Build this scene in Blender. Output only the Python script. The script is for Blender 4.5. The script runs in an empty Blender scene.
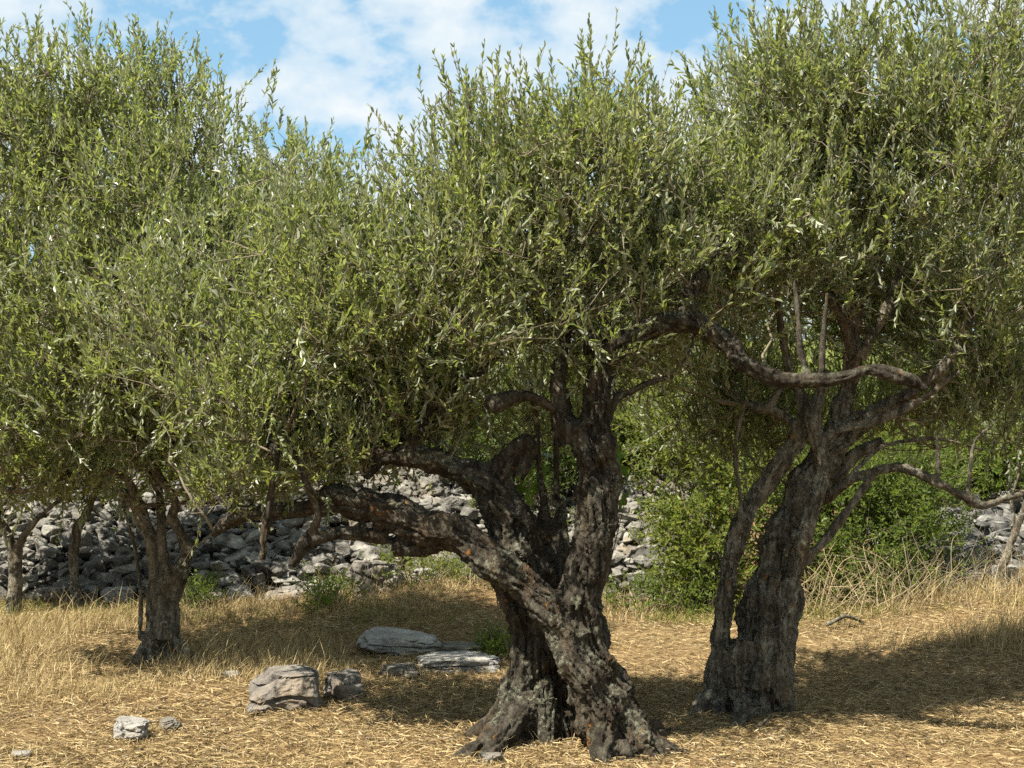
import bpy, math
import numpy as np

rng = np.random.default_rng(7)
R = math.radians
scene = bpy.context.scene
col = scene.collection

# ------------------------------------------------------------------ camera
F = 1407.0
CAMZ = 1.5
PITCH = math.atan(16 / F)
cp, sp = math.cos(PITCH), math.sin(PITCH)
cam_d = bpy.data.cameras.new("camera")
cam = bpy.data.objects.new("camera", cam_d)
col.objects.link(cam)
cam.location = (0, 0, CAMZ)
cam.rotation_euler = (math.pi / 2 + PITCH, 0, 0)
cam_d.sensor_width = 36
cam_d.lens = 36 * F / 1024
cam_d.clip_start = 0.1
cam_d.clip_end = 3000
cam_d.dof.use_dof = True
cam_d.dof.focus_distance = 6.3
cam_d.dof.aperture_fstop = 9.0
scene.camera = cam


def at(x, y, d):
    """the point that stands d metres in front of the viewpoint in direction x, y"""
    u = (x - 512) / F
    v = (384 - y) / F
    fy, fz = cp - v * sp, sp + v * cp
    t = d / fy
    return np.array([u * t, d, CAMZ + fz * t])


# ------------------------------------------------------------------ noise
def _h(ix, iy, iz, seed):
    n = (ix * 374761393 + iy * 668265263 + iz * 2147483647 + seed * 1274126177) & 0xFFFFFFFF
    n = ((n ^ (n >> 13)) * 1274126177) & 0xFFFFFFFF
    n = (n ^ (n >> 16)) & 0xFFFFFFFF
    return n.astype(np.float64) / 4294967295.0


def vnoise(p, seed=0):
    p = np.asarray(p, float)
    f = np.floor(p)
    i = f.astype(np.int64)
    w = p - f
    w = w * w * (3 - 2 * w)
    r = 0
    for dx in (0, 1):
        for dy in (0, 1):
            for dz in (0, 1):
                k = (w[:, 0] if dx else 1 - w[:, 0]) * (w[:, 1] if dy else 1 - w[:, 1]) * (w[:, 2] if dz else 1 - w[:, 2])
                r = r + k * _h(i[:, 0] + dx, i[:, 1] + dy, i[:, 2] + dz, seed)
    return r


def fbm(p, oct=4, seed=0):
    a, s, r = 0.5, 0, 0
    p = np.asarray(p, float)
    for k in range(oct):
        r = r + a * vnoise(p * (2 ** k) + 17.3 * k, seed + k)
        s += a
        a *= 0.5
    return r / s


def smooth(a, b, x):
    t = np.clip((x - a) / (b - a), 0, 1)
    return t * t * (3 - 2 * t)


# ------------------------------------------------------------------ ground height
def gz(X, Y):
    X = np.asarray(X, float)
    Y = np.asarray(Y, float)
    sh = X.shape
    x, y = X.ravel(), Y.ravel()
    p = np.stack([x * 0.8, y * 0.8, np.zeros_like(x)], 1)
    z = 0.09 * (fbm(p, 3, 3) - 0.5)
    z += 0.015 * (vnoise(p * 6, 9) - 0.5)
    z += 0.11 * smooth(1.8, 3.4, x) * smooth(6.6, 8.6, y)          # small rise on the right
    z += 0.16 * np.exp(-((x + 0.55) / 0.6) ** 2) * smooth(8.9, 10.2, y)
    z += 0.80 * smooth(10.9, 12.6, y)                                 # terrace behind the wall
    z += 0.055 * np.clip(y - 12.6, 0, 90) * smooth(12.6, 17, y)
    z += 0.6 * (fbm(p * 0.12, 3, 5) - 0.5) * smooth(13, 30, y)
    return z.reshape(sh)


# ------------------------------------------------------------------ mesh helpers
def mesh_np(name, verts, faces, mats, smooth_shade=True, mat_idx=None):
    verts = np.asarray(verts, np.float32)
    faces = np.asarray(faces, np.int32)
    m = bpy.data.meshes.new(name)
    n, k = faces.shape
    m.vertices.add(len(verts))
    m.vertices.foreach_set("co", verts.ravel())
    m.loops.add(n * k)
    m.loops.foreach_set("vertex_index", faces.ravel())
    m.polygons.add(n)
    m.polygons.foreach_set("loop_start", np.arange(0, n * k, k, dtype=np.int32))
    m.polygons.foreach_set("loop_total", np.full(n, k, np.int32))
    m.polygons.foreach_set("use_smooth", np.full(n, smooth_shade, bool))
    for mt in (mats if isinstance(mats, (list, tuple)) else [mats]):
        m.materials.append(mt)
    if mat_idx is not None:
        m.polygons.foreach_set("material_index", np.asarray(mat_idx, np.int32))
    m.update(calc_edges=True)
    m.validate()
    return m


def link(name, mesh, parent=None, loc=None):
    o = bpy.data.objects.new(name, mesh)
    col.objects.link(o)
    if parent is not None:
        o.parent = parent
    if loc is not None:
        o.location = loc
    return o


def tag(o, label=None, cat=None, group=None, kind=None):
    if label:
        o["label"] = label
    if cat:
        o["category"] = cat
    if group:
        o["group"] = group
    if kind:
        o["kind"] = kind
    return o


def empty(name, loc):
    o = bpy.data.objects.new(name, None)
    o.empty_display_size = 0.1
    col.objects.link(o)
    o.location = loc
    return o


def unit(v):
    return v / np.maximum(np.linalg.norm(v, axis=-1, keepdims=True), 1e-9)


def catmull(P, n):
    P = np.asarray(P, float)
    if len(P) == 2:
        t = np.linspace(0, 1, n)[:, None]
        return P[0] * (1 - t) + P[1] * t
    Q = np.vstack([2 * P[0] - P[1], P, 2 * P[-1] - P[-2]])
    out = []
    T = np.linspace(0, len(P) - 1, n)
    for t in T:
        i = min(int(t), len(P) - 2)
        f = t - i
        a, b, c, d = Q[i], Q[i + 1], Q[i + 2], Q[i + 3]
        out.append(0.5 * (2 * b + (c - a) * f + (2 * a - 5 * b + 4 * c - d) * f * f + (3 * b - a - 3 * c + d) * f ** 3))
    return np.array(out)


def tube(path, rad, sides=8, wob=0.0, seed=0):
    """closed tapered tube along path; triangles-free quads with fan caps made of quads"""
    P = np.asarray(path, float)
    n = len(P)
    T = np.gradient(P, axis=0)
    T = unit(T)
    ref = np.array([0.31, -0.9, 0.3]) if abs(T[0][2]) > 0.7 else np.array([0.1, 0.2, 1.0])
    U = np.cross(T[0], ref)
    U /= np.linalg.norm(U)
    a = np.linspace(0, 2 * math.pi, sides, endpoint=False)
    V = []
    for i in range(n):
        U = U - T[i] * np.dot(U, T[i])
        U /= max(np.linalg.norm(U), 1e-9)
        W = np.cross(T[i], U)
        r = rad[i]
        if wob:
            k = np.stack([np.cos(a) * 1.3 + seed * 3.1, np.sin(a) * 1.3, np.full(sides, i * 0.35)], 1)
            rr = r * (1 + wob * 2 * (vnoise(k, seed) - 0.5))
        else:
            rr = np.full(sides, r)
        V.append(P[i] + (np.cos(a) * rr)[:, None] * U + (np.sin(a) * rr)[:, None] * W)
    V = np.vstack(V)
    Fq = []
    for i in range(n - 1):
        for j in range(sides):
            k = (j + 1) % sides
            Fq.append((i * sides + j, i * sides + k, (i + 1) * sides + k, (i + 1) * sides + j))
    c0, c1 = len(V), len(V) + 1
    V = np.vstack([V, P[0][None], P[-1][None]])
    for j in range(0, sides, 2):
        k, l = (j + 1) % sides, (j + 2) % sides
        Fq.append((c0, l, k, j))
        b = (n - 1) * sides
        Fq.append((c1, b + j, b + k, b + l))
    return V, np.array(Fq, np.int64)


class Acc:
    def __init__(s):
        s.v, s.f, s.n = [], [], 0

    def add(s, v, f):
        s.v.append(np.asarray(v, float))
        s.f.append(np.asarray(f, np.int64) + s.n)
        s.n += len(v)

    def get(s):
        return np.vstack(s.v), np.vstack(s.f)


# ------------------------------------------------------------------ materials
def new_mat(name):
    m = bpy.data.materials.new(name)
    m.use_nodes = True
    nt = m.node_tree
    nt.nodes.clear()
    out = nt.nodes.new("ShaderNodeOutputMaterial")
    return m, nt, out


def N(nt, typ, **kw):
    n = nt.nodes.new(typ)
    for k, v in kw.items():
        if k.startswith("i_"):
            n.inputs[k[2:].replace("_", " ")].default_value = v
        else:
            setattr(n, k, v)
    return n


def ramp(nt, fac, stops):
    r = nt.nodes.new("ShaderNodeValToRGB")
    e = r.color_ramp.elements
    while len(e) < len(stops):
        e.new(0.5)
    for q, (p, c) in zip(e, stops):
        q.position = p
        q.color = tuple(c) + ((1,) if len(c) == 3 else ())
    nt.links.new(fac, r.inputs[0])
    return r.outputs[0]


def mix(nt, fac, a, b):
    m = nt.nodes.new("ShaderNodeMix")
    m.data_type = 'RGBA'
    for s, v in ((m.inputs[0], fac), (m.inputs[6], a), (m.inputs[7], b)):
        if isinstance(v, (tuple, list)):
            s.default_value = tuple(v) + ((1,) if len(v) == 3 else ())
        elif isinstance(v, (int, float)):
            s.default_value = v
        else:
            nt.links.new(v, s)
    return m.outputs[2]


def noise(nt, vec, scale, detail=4, rough=0.6):
    n = N(nt, "ShaderNodeTexNoise", i_Scale=scale, i_Detail=detail, i_Roughness=rough)
    nt.links.new(vec, n.inputs["Vector"])
    return n.outputs["Fac"]


def objcoord(nt):
    return nt.nodes.new("ShaderNodeTexCoord").outputs["Object"]


def leaf_mat(name, top_cols, under, trans_col, gloss=0.35, trans=0.35):
    m, nt, out = new_mat(name)
    L = nt.links.new
    g = nt.nodes.new("ShaderNodeNewGeometry")
    c_top = ramp(nt, g.outputs["Random Per Island"], [(i / (len(top_cols) - 1), c) for i, c in enumerate(top_cols)])
    c = mix(nt, g.outputs["Backfacing"], c_top, under)
    p = N(nt, "ShaderNodeBsdfPrincipled")
    p.inputs["Roughness"].default_value = 0.40
    p.inputs["Specular IOR Level"].default_value = gloss
    L(c, p.inputs["Base Color"])
    t = nt.nodes.new("ShaderNodeBsdfTranslucent")
    tc = mix(nt, 0.5, c_top, trans_col)
    L(tc, t.inputs["Color"])
    ms = nt.nodes.new("ShaderNodeMixShader")
    ms.inputs[0].default_value = trans
    L(p.outputs[0], ms.inputs[1])
    L(t.outputs[0], ms.inputs[2])
    L(ms.outputs[0], out.inputs[0])
    return m


def bark_mat(name, c1, c2, lichen, warm, lich_amt=0.5, warm_amt=0.4, bump=0.6):
    m, nt, out = new_mat(name)
    L = nt.links.new
    co = objcoord(nt)
    mp = N(nt, "ShaderNodeMapping")
    mp.inputs["Scale"].default_value = (1, 1, 0.30)
    L(co, mp.inputs["Vector"])
    # warped coordinates so the plates of the bark do not run straight
    wn = N(nt, "ShaderNodeTexNoise", i_Scale=9.0, i_Detail=3.0)
    L(co, wn.inputs["Vector"])
    va = N(nt, "ShaderNodeVectorMath", operation='MULTIPLY_ADD')
    L(wn.outputs["Color"], va.inputs[0])
    va.inputs[1].default_value = (0.07, 0.07, 0.07)
    L(mp.outputs[0], va.inputs[2])
    n1 = noise(nt, va.outputs[0], 24, 8, 0.78)
    base = ramp(nt, n1, [(0.33, [k * 0.35 for k in c1]), (0.47, c1), (0.60, c2), (0.72, [k * 1.35 for k in c2])])
    n2 = noise(nt, va.outputs[0], 7, 6, 0.7)
    w = ramp(nt, n2, [(0.52, (0, 0, 0)), (0.64, (warm_amt,) * 3)])
    base = mix(nt, w, base, warm)
    mp2 = N(nt, "ShaderNodeMapping")
    mp2.inputs["Location"].default_value = (3.7, 1.1, 8.2)
    L(co, mp2.inputs["Vector"])
    n3 = noise(nt, mp2.outputs[0], 16, 8, 0.8)
    l = ramp(nt, n3, [(0.56, (0, 0, 0)), (0.62, (lich_amt,) * 3)])
    base = mix(nt, l, base, lichen)
    n5 = noise(nt, mp2.outputs[0], 5, 3, 0.6)
    n6 = noise(nt, mp2.outputs[0], 40, 5, 0.8)
    mm = N(nt, "ShaderNodeMath", operation='MULTIPLY')
    L(ramp(nt, n5, [(0.54, (0, 0, 0)), (0.60, (1,) * 3)]), mm.inputs[0])
    L(ramp(nt, n6, [(0.50, (0, 0, 0)), (0.58, (0.55,) * 3)]), mm.inputs[1])
    base = mix(nt, mm.outputs[0], base, [k * 1.25 for k in lichen])
    mp3 = N(nt, "ShaderNodeMapping")
    mp3.inputs["Location"].default_value = (9.1, 4.4, 2.7)
    L(co, mp3.inputs["Vector"])
    n7 = noise(nt, mp3.outputs[0], 11, 4, 0.7)
    base = mix(nt, ramp(nt, n7, [(0.66, (0, 0, 0)), (0.69, (0.75,) * 3)]), base, (0.36, 0.15, 0.025))
    p = N(nt, "ShaderNodeBsdfPrincipled")
    p.inputs["Roughness"].default_value = 0.92
    p.inputs["Specular IOR Level"].default_value = 0.15
    L(base, p.inputs["Base Color"])
    n4 = noise(nt, va.outputs[0], 48, 9, 0.8)
    b = N(nt, "ShaderNodeBump", i_Strength=bump, i_Distance=0.035)
    L(n4, b.inputs["Height"])
    L(b.outputs[0], p.inputs["Normal"])
    L(p.outputs[0], out.inputs[0])
    return m


def stone_mat(name, base, light, dark, warm, island=True):
    m, nt, out = new_mat(name)
    L = nt.links.new
    co = objcoord(nt)
    n1 = noise(nt, co, 9, 7, 0.68)
    c = ramp(nt, n1, [(0.3, dark), (0.5, base), (0.68, light)])
    n2 = noise(nt, co, 38, 5, 0.7)
    c = mix(nt, ramp(nt, n2, [(0.50, (0, 0, 0)), (0.66, (0.6,) * 3)]), c, [k * 0.35 for k in base])
    n3 = noise(nt, co, 2.6, 4, 0.6)
    c = mix(nt, ramp(nt, n3, [(0.52, (0, 0, 0)), (0.7, (0.55,) * 3)]), c, warm)
    if island:
        g = nt.nodes.new("ShaderNodeNewGeometry")
        hs = N(nt, "ShaderNodeHueSaturation")
        v = ramp(nt, g.outputs["Random Per Island"], [(0, (0.4,) * 3), (1, (1.25,) * 3)])
        L(v, hs.inputs["Value"])
        L(c, hs.inputs["Color"])
        c = hs.outputs[0]
    p = N(nt, "ShaderNodeBsdfPrincipled")
    p.inputs["Roughness"].default_value = 0.95
    p.inputs["Specular IOR Level"].default_value = 0.15
    L(c, p.inputs["Base Color"])
    n4 = noise(nt, co, 30, 9, 0.75)
    b = N(nt, "ShaderNodeBump", i_Strength=0.8, i_Distance=0.03)
    L(n4, b.inputs["Height"])
    L(b.outputs[0], p.inputs["Normal"])
    L(p.outputs[0], out.inputs[0])
    return m


def island_mat(name, cols, rough=0.8, trans=0.0, spec=0.2):
    m, nt, out = new_mat(name)
    L = nt.links.new
    g = nt.nodes.new("ShaderNodeNewGeometry")
    c = ramp(nt, g.outputs["Random Per Island"], [(i / (len(cols) - 1), k) for i, k in enumerate(cols)])
    p = N(nt, "ShaderNodeBsdfPrincipled")
    p.inputs["Roughness"].default_value = rough
    p.inputs["Specular IOR Level"].default_value = spec
    L(c, p.inputs["Base Color"])
    if trans:
        t = nt.nodes.new("ShaderNodeBsdfTranslucent")
        L(c, t.inputs["Color"])
        ms = nt.nodes.new("ShaderNodeMixShader")
        ms.inputs[0].default_value = trans
        L(p.outputs[0], ms.inputs[1])
        L(t.outputs[0], ms.inputs[2])
        L(ms.outputs[0], out.inputs[0])
    else:
        L(p.outputs[0], out.inputs[0])
    return m


M = {}
M['olive'] = leaf_mat("olive_leaf", [(0.024, 0.043, 0.012), (0.058, 0.087, 0.020), (0.112, 0.146, 0.032), (0.185, 0.208, 0.054), (0.32, 0.32, 0.16)],
                      (0.30, 0.32, 0.22), (0.44, 0.51, 0.085), 0.6, 0.46)
M['olive_far'] = leaf_mat("olive_leaf_far", [(0.06, 0.088, 0.025), (0.10, 0.135, 0.037), (0.15, 0.175, 0.055)],
                          (0.24, 0.26, 0.14), (0.46, 0.50, 0.07), 0.4, 0.46)
M['shrub'] = leaf_mat("shrub_leaf", [(0.045, 0.075, 0.014), (0.08, 0.12, 0.022), (0.14, 0.17, 0.03)],
                      (0.10, 0.14, 0.04), (0.28, 0.38, 0.04), 0.15, 0.42)
M['bright_shrub'] = leaf_mat("bright_shrub_leaf", [(0.07, 0.11, 0.02), (0.12, 0.16, 0.028), (0.19, 0.20, 0.04)],
                             (0.14, 0.18, 0.06), (0.36, 0.40, 0.05), 0.15, 0.44)
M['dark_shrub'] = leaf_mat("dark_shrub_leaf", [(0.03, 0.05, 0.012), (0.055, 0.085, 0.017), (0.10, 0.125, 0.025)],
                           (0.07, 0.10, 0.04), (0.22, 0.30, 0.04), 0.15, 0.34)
M['fig'] = leaf_mat("fig_leaf", [(0.05, 0.11, 0.014), (0.09, 0.17, 0.02)], (0.12, 0.20, 0.05), (0.30, 0.50, 0.05), 0.4, 0.4)
M['bark'] = bark_mat("olive_bark", (0.046, 0.038, 0.027), (0.120, 0.104, 0.076), (0.27, 0.28, 0.19), (0.15, 0.085, 0.033), 0.36, 0.30, 1.0)
M['bark_pale'] = bark_mat("pale_olive_bark", (0.105, 0.090, 0.064), (0.28, 0.247, 0.18), (0.40, 0.40, 0.31), (0.24, 0.15, 0.07), 0.6, 0.32, 1.0)
M['twig'] = island_mat("olive_twig", [(0.085, 0.067, 0.042), (0.14, 0.115, 0.075), (0.21, 0.18, 0.125)], 0.85)
M['dead_twig'] = island_mat("dead_twig", [(0.12, 0.088, 0.045), (0.27, 0.21, 0.11), (0.44, 0.36, 0.21)], 0.8)
M['stone'] = stone_mat("limestone", (0.20, 0.188, 0.16), (0.35, 0.335, 0.29), (0.085, 0.08, 0.07), (0.25, 0.195, 0.12))
M['shaded_stone'] = stone_mat("shaded_limestone", (0.17, 0.165, 0.15), (0.34, 0.33, 0.29), (0.07, 0.07, 0.065), (0.2, 0.18, 0.12))  # limestone darkened: the shade on the right-hand wall is painted into its colour
M['rock'] = stone_mat("field_rock", (0.20, 0.18, 0.15), (0.34, 0.315, 0.27), (0.085, 0.075, 0.065), (0.24, 0.165, 0.085), False)
M['pale_rock'] = stone_mat("pale_rock", (0.31, 0.295, 0.26), (0.44, 0.425, 0.385), (0.16, 0.15, 0.13), (0.29, 0.24, 0.17), False)
M['dark_rock'] = stone_mat("dark_rock", (0.17, 0.155, 0.125), (0.28, 0.26, 0.22), (0.08, 0.075, 0.06), (0.20, 0.16, 0.09), False)
M['straw'] = island_mat("dry_straw", [(0.17, 0.115, 0.05), (0.31, 0.23, 0.10), (0.43, 0.335, 0.16), (0.56, 0.46, 0.26)], 0.7, 0.25)
M['mown'] = island_mat("mown_straw", [(0.085, 0.056, 0.025), (0.21, 0.147, 0.064), (0.34, 0.25, 0.115), (0.49, 0.385, 0.205)], 0.7, 0.15)
M['litter'] = island_mat("dry_leaf", [(0.07, 0.045, 0.025), (0.15, 0.10, 0.055), (0.26, 0.20, 0.12), (0.36, 0.31, 0.22)], 0.7)
M['weed'] = island_mat("green_weed", [(0.09, 0.12, 0.025), (0.17, 0.18, 0.04), (0.28, 0.24, 0.07)], 0.6, 0.35)

# ground
m, nt, out = new_mat("dry_ground")
L = nt.links.new
co = objcoord(nt)
n1 = noise(nt, co, 1.6, 5, 0.65)
n2 = noise(nt, co, 45, 6, 0.75)
c = ramp(nt, n2, [(0.34, (0.06, 0.040, 0.020)), (0.5, (0.16, 0.112, 0.052)), (0.66, (0.31, 0.23, 0.115))])
c = mix(nt, ramp(nt, n1, [(0.40, (0, 0, 0)), (0.66, (0.55,) * 3)]), c, (0.26, 0.16, 0.075))
sx = nt.nodes.new("ShaderNodeSeparateXYZ")
L(co, sx.inputs[0])
mr = N(nt, "ShaderNodeMapRange")
mr.inputs["From Min"].default_value = 12.3
mr.inputs["From Max"].default_value = 14.5
L(sx.outputs["Y"], mr.inputs["Value"])
n3 = noise(nt, co, 1.1, 6, 0.7)
hill = ramp(nt, n3, [(0.38, (0.075, 0.10, 0.02)), (0.55, (0.13, 0.14, 0.03)), (0.72, (0.26, 0.21, 0.085))])
c = mix(nt, mr.outputs[0], c, hill)
p = N(nt, "ShaderNodeBsdfPrincipled")
p.inputs["Roughness"].default_value = 0.95
p.inputs["Specular IOR Level"].default_value = 0.1
L(c, p.inputs["Base Color"])
b = N(nt, "ShaderNodeBump", i_Strength=0.7, i_Distance=0.03)
L(n2, b.inputs["Height"])
L(b.outputs[0], p.inputs["Normal"])
L(p.outputs[0], out.inputs[0])
M['ground'] = m

# ------------------------------------------------------------------ ground sheet
gx = np.concatenate([-np.geomspace(900, 7.2, 40), np.linspace(-7, 7, 240), np.geomspace(7.2, 900, 40)])
gy = np.concatenate([-np.geomspace(300, 1.2, 16), np.linspace(-1, 4, 25), np.linspace(4.05, 13, 220), np.geomspace(13.2, 1600, 60)])
GX, GY = np.meshgrid(gx, gy)
GZ = gz(GX, GY)
nx, ny = len(gx), len(gy)
I = np.arange(nx * ny).reshape(ny, nx)
Fq = np.stack([I[:-1, :-1], I[:-1, 1:], I[1:, 1:], I[1:, :-1]], -1).reshape(-1, 4)
g = link("ground", mesh_np("ground", np.stack([GX, GY, GZ], -1).reshape(-1, 3), Fq, M['ground']))
tag(g, "dry straw coloured ground rising to a scrubby hillside", "ground", kind="structure")


# ------------------------------------------------------------------ gnarled wood
def strand(pts, D):
    """pts (x, y, depth offset, radius px) -> fine polyline and radii in metres"""
    P = np.array([at(x, y, D + dd) for x, y, dd, r in pts])
    Rr = np.array([r * (D + dd) / F for x, y, dd, r in pts])
    n = max(6, int(np.linalg.norm(np.diff(P, axis=0), axis=1).sum() / 0.02))
    Q = catmull(np.hstack([P, Rr[:, None]]), n)
    return Q[:, :3], np.maximum(Q[:, 3], 0.004)


def gnarl(parts, voxel, amp=1.0, seed=0):
    """parts: list of (strands). All are fused into one skin, roughened as bark and cut back into one mesh per part."""
    acc = Acc()
    S, RR, T, LAB, SS = [], [], [], [], []
    for k, strands in enumerate(parts):
        for path, rad in strands:
            ph = rng.uniform(0, 9)
            j = path + 0.25 * rad[:, None] * (np.stack([vnoise(np.stack([np.arange(len(path)) * 0.16 + ph, np.full(len(path), q * 5.), np.zeros(len(path))], 1), seed) for q in range(3)], 1) - 0.5)
            v, f = tube(j, rad, 14, 0.22, int(rng.integers(1, 999)))
            acc.add(v, f)
            S.append(path)
            RR.append(rad)
            T.append(unit(np.gradient(path, axis=0)))
            LAB.append(np.full(len(path), k))
            SS.append(np.concatenate([[0], np.cumsum(np.linalg.norm(np.diff(path, axis=0), axis=1))]) + rng.uniform(0, 30))
    v, f = acc.get()
    tmp = link("tmp", mesh_np("tmp", v, f, M['bark']))
    md = tmp.modifiers.new("r", "REMESH")
    md.mode = 'VOXEL'
    md.voxel_size = voxel
    sm = tmp.modifiers.new("s", "SMOOTH")
    sm.iterations = 1
    dg = bpy.context.evaluated_depsgraph_get()
    me = bpy.data.meshes.new_from_object(tmp.evaluated_get(dg))
    nv = len(me.vertices)
    V = np.empty(nv * 3, np.float32)
    me.vertices.foreach_get("co", V)
    V = V.reshape(-1, 3).astype(float)
    Nn = np.empty(nv * 3, np.float32)
    me.vertices.foreach_get("normal", Nn)
    Nn = Nn.reshape(-1, 3).astype(float)
    nf = len(me.polygons)
    Fv = np.empty(nf * 4, np.int32)
    me.loops.foreach_get("vertex_index", Fv)
    Fv = Fv.reshape(-1, 4)
    bpy.data.objects.remove(tmp)
    bpy.data.meshes.remove(me)
    S, RR, T, LAB, SS = np.vstack(S), np.concatenate(RR), np.vstack(T), np.concatenate(LAB), np.concatenate(SS)
    near = np.empty(nv, int)
    for a in range(0, nv, 4000):
        d = np.linalg.norm(V[a:a + 4000, None] - S[None], axis=2) - RR[None]
        near[a:a + 4000] = np.argmin(d, 1)
    C, rr, tt, lab, ss = S[near], RR[near], T[near], LAB[near], SS[near]
    rel = V - C
    q = rel - tt * np.sum(rel * tt, 1, keepdims=True)
    ang = q / np.maximum(np.linalg.norm(q, axis=1, keepdims=True), 1e-6)
    # fissures: cells long along the strand, narrow around it; twisted
    kq = ang * np.maximum(rr, 0.02)[:, None] + 0.02 * np.stack([vnoise(V * 9, 70), vnoise(V * 9, 71), vnoise(V * 9, 72)], 1)
    e = np.stack([ss, ss * 0.3, ss * 0.7], 1)
    big = fbm(kq * 14 + e * 2.2, 3, seed + 1) - 0.5
    rid = 1 - np.abs(2 * fbm(kq * 46 + e * 9, 3, seed + 2) - 1)
    crack = -smooth(0.84, 0.97, 1 - np.abs(2 * fbm(kq * 24 + e * 5.0, 2, seed + 6) - 1))
    fine = fbm(V * 70, 3, seed + 3) - 0.5
    lump = fbm(V * 7, 2, seed + 4) - 0.5
    s = np.minimum(rr / 0.09, 1.25)
    disp = amp * s * (0.046 * big + 0.026 * (rid - 0.85) + 0.022 * crack + 0.040 * lump - 0.006) + amp * np.minimum(s + 0.2, 1) * 0.020 * fine
    V2 = V + Nn * disp[:, None]
    out = []
    fl = lab[Fv]
    fl = np.max(fl, 1)
    for k in range(len(parts)):
        ff = Fv[fl == k]
        if len(ff) == 0:
            out.append(None)
            continue
        u, inv = np.unique(ff.ravel(), return_inverse=True)
        out.append((V2[u], inv.reshape(-1, 4)))
    return out


# ------------------------------------------------------------------ leaves and shoots
def leaf_mesh(P, A, Nrm, Ln, Wd, fold=0.25, curl=0.12):
    """P base, A axis, Nrm upper side; six corners, two folded halves"""
    A = unit(A)
    Nrm = unit(Nrm - A * np.sum(A * Nrm, 1, keepdims=True))
    B = np.cross(Nrm, A)
    Ln, Wd = Ln[:, None], Wd[:, None]
    n = len(P)
    V = np.empty((n, 6, 3))
    V[:, 0] = P
    V[:, 3] = P + A * Ln - Nrm * Ln * curl
    up = Nrm * Wd * fold
    V[:, 1] = P + A * Ln * 0.30 + B * Wd * 0.42 + up
    V[:, 2] = P + A * Ln * 0.68 + B * Wd * 0.40 + up - Nrm * Ln * curl * 0.4
    V[:, 5] = P + A * Ln * 0.30 - B * Wd * 0.42 + up
    V[:, 4] = P + A * Ln * 0.68 - B * Wd * 0.40 + up - Nrm * Ln * curl * 0.4
    b = np.arange(n)[:, None] * 6
    Fq = np.concatenate([b + np.array([0, 3, 2, 1]), b + np.array([0, 5, 4, 3])], 0)
    return V.reshape(-1, 3), Fq


def sticks(P0, P1, r0, r1, bend=None, seg=3):
    """many thin three-sided stems, one island each"""
    n = len(P0)
    D = P1 - P0
    Tn = unit(D)
    ref = np.where(np.abs(Tn[:, 2:3]) > 0.8, np.array([[1., 0, 0]]), np.array([[0, 0, 1.]]))
    U = unit(np.cross(Tn, ref))
    W = np.cross(Tn, U)
    V = np.empty((n, seg + 1, 3, 3))
    for i in range(seg + 1):
        t = i / seg
        C = P0 + D * t
        if bend is not None:
            C = C + bend * (4 * t * (1 - t))
        r = (r0 * (1 - t) + r1 * t)[:, None]
        for j in range(3):
            a = 2 * math.pi * j / 3
            V[:, i, j] = C + U * math.cos(a) * r + W * math.sin(a) * r
    b = np.arange(n)[:, None] * (3 * (seg + 1))
    Fq = []
    for i in range(seg):
        for j in range(3):
            k = (j + 1) % 3
            Fq.append(b + np.array([i * 3 + j, i * 3 + k, i * 3 + 3 + k, i * 3 + 3 + j]))
    return V.reshape(-1, 3), np.concatenate(Fq, 0)


def shoots(P, D, Ln, K, leaf, wid, jit=0.35, open_=(0.22, 0.75)):
    """leafy shoots: stems from P along D (curving up), K pairs of opposite leaves each"""
    n = len(P)
    D = unit(D)
    side = unit(np.cross(D, rng.normal(size=(n, 3))))
    end = P + D * Ln[:, None]
    bend = side * (Ln * rng.normal(0, 0.07, n))[:, None]
    r0 = 0.0011 + Ln * 0.0035
    sv, sf = sticks(P, end, r0, r0 * 0.4, bend, 2)
    PP, AA, NN, LL, WW = [], [], [], [], []
    size = rng.uniform(0.72, 1.22, n)
    other = np.cross(D, side)
    for k in range(K):
        t = (k + 0.6 + rng.uniform(-0.25, 0.25, n)) / K
        C = P + D * (Ln * t)[:, None] + bend * (4 * t * (1 - t))[:, None]
        for s in (1, -1):
            a = rng.uniform(open_[0], open_[1], n) * (1.1 - 0.5 * t)
            ph = (k % 2) * math.pi / 2 + rng.normal(0, 0.4, n)
            lat = s * (side * np.cos(ph)[:, None] + other * np.sin(ph)[:, None])
            ax = D * np.cos(a)[:, None] + lat * np.sin(a)[:, None] + rng.normal(0, jit * 0.4, (n, 3))
            ax = unit(ax)
            nr = D - ax * np.sum(D * ax, 1, keepdims=True) + rng.normal(0, jit, (n, 3)) + np.array([0, 0, 0.15])
            keep = rng.random(n) < 0.93
            l = leaf * size * rng.uniform(0.75, 1.2, n) * (1.05 - 0.35 * t * t)
            PP.append(C[keep]); AA.append(ax[keep]); NN.append(nr[keep]); LL.append(l[keep])
            WW.append((l * wid * rng.uniform(0.8, 1.2, n))[keep])
    lv, lf = leaf_mesh(np.vstack(PP), np.vstack(AA), np.vstack(NN), np.concatenate(LL), np.concatenate(WW))
    return (sv, sf), (lv, lf)


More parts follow.
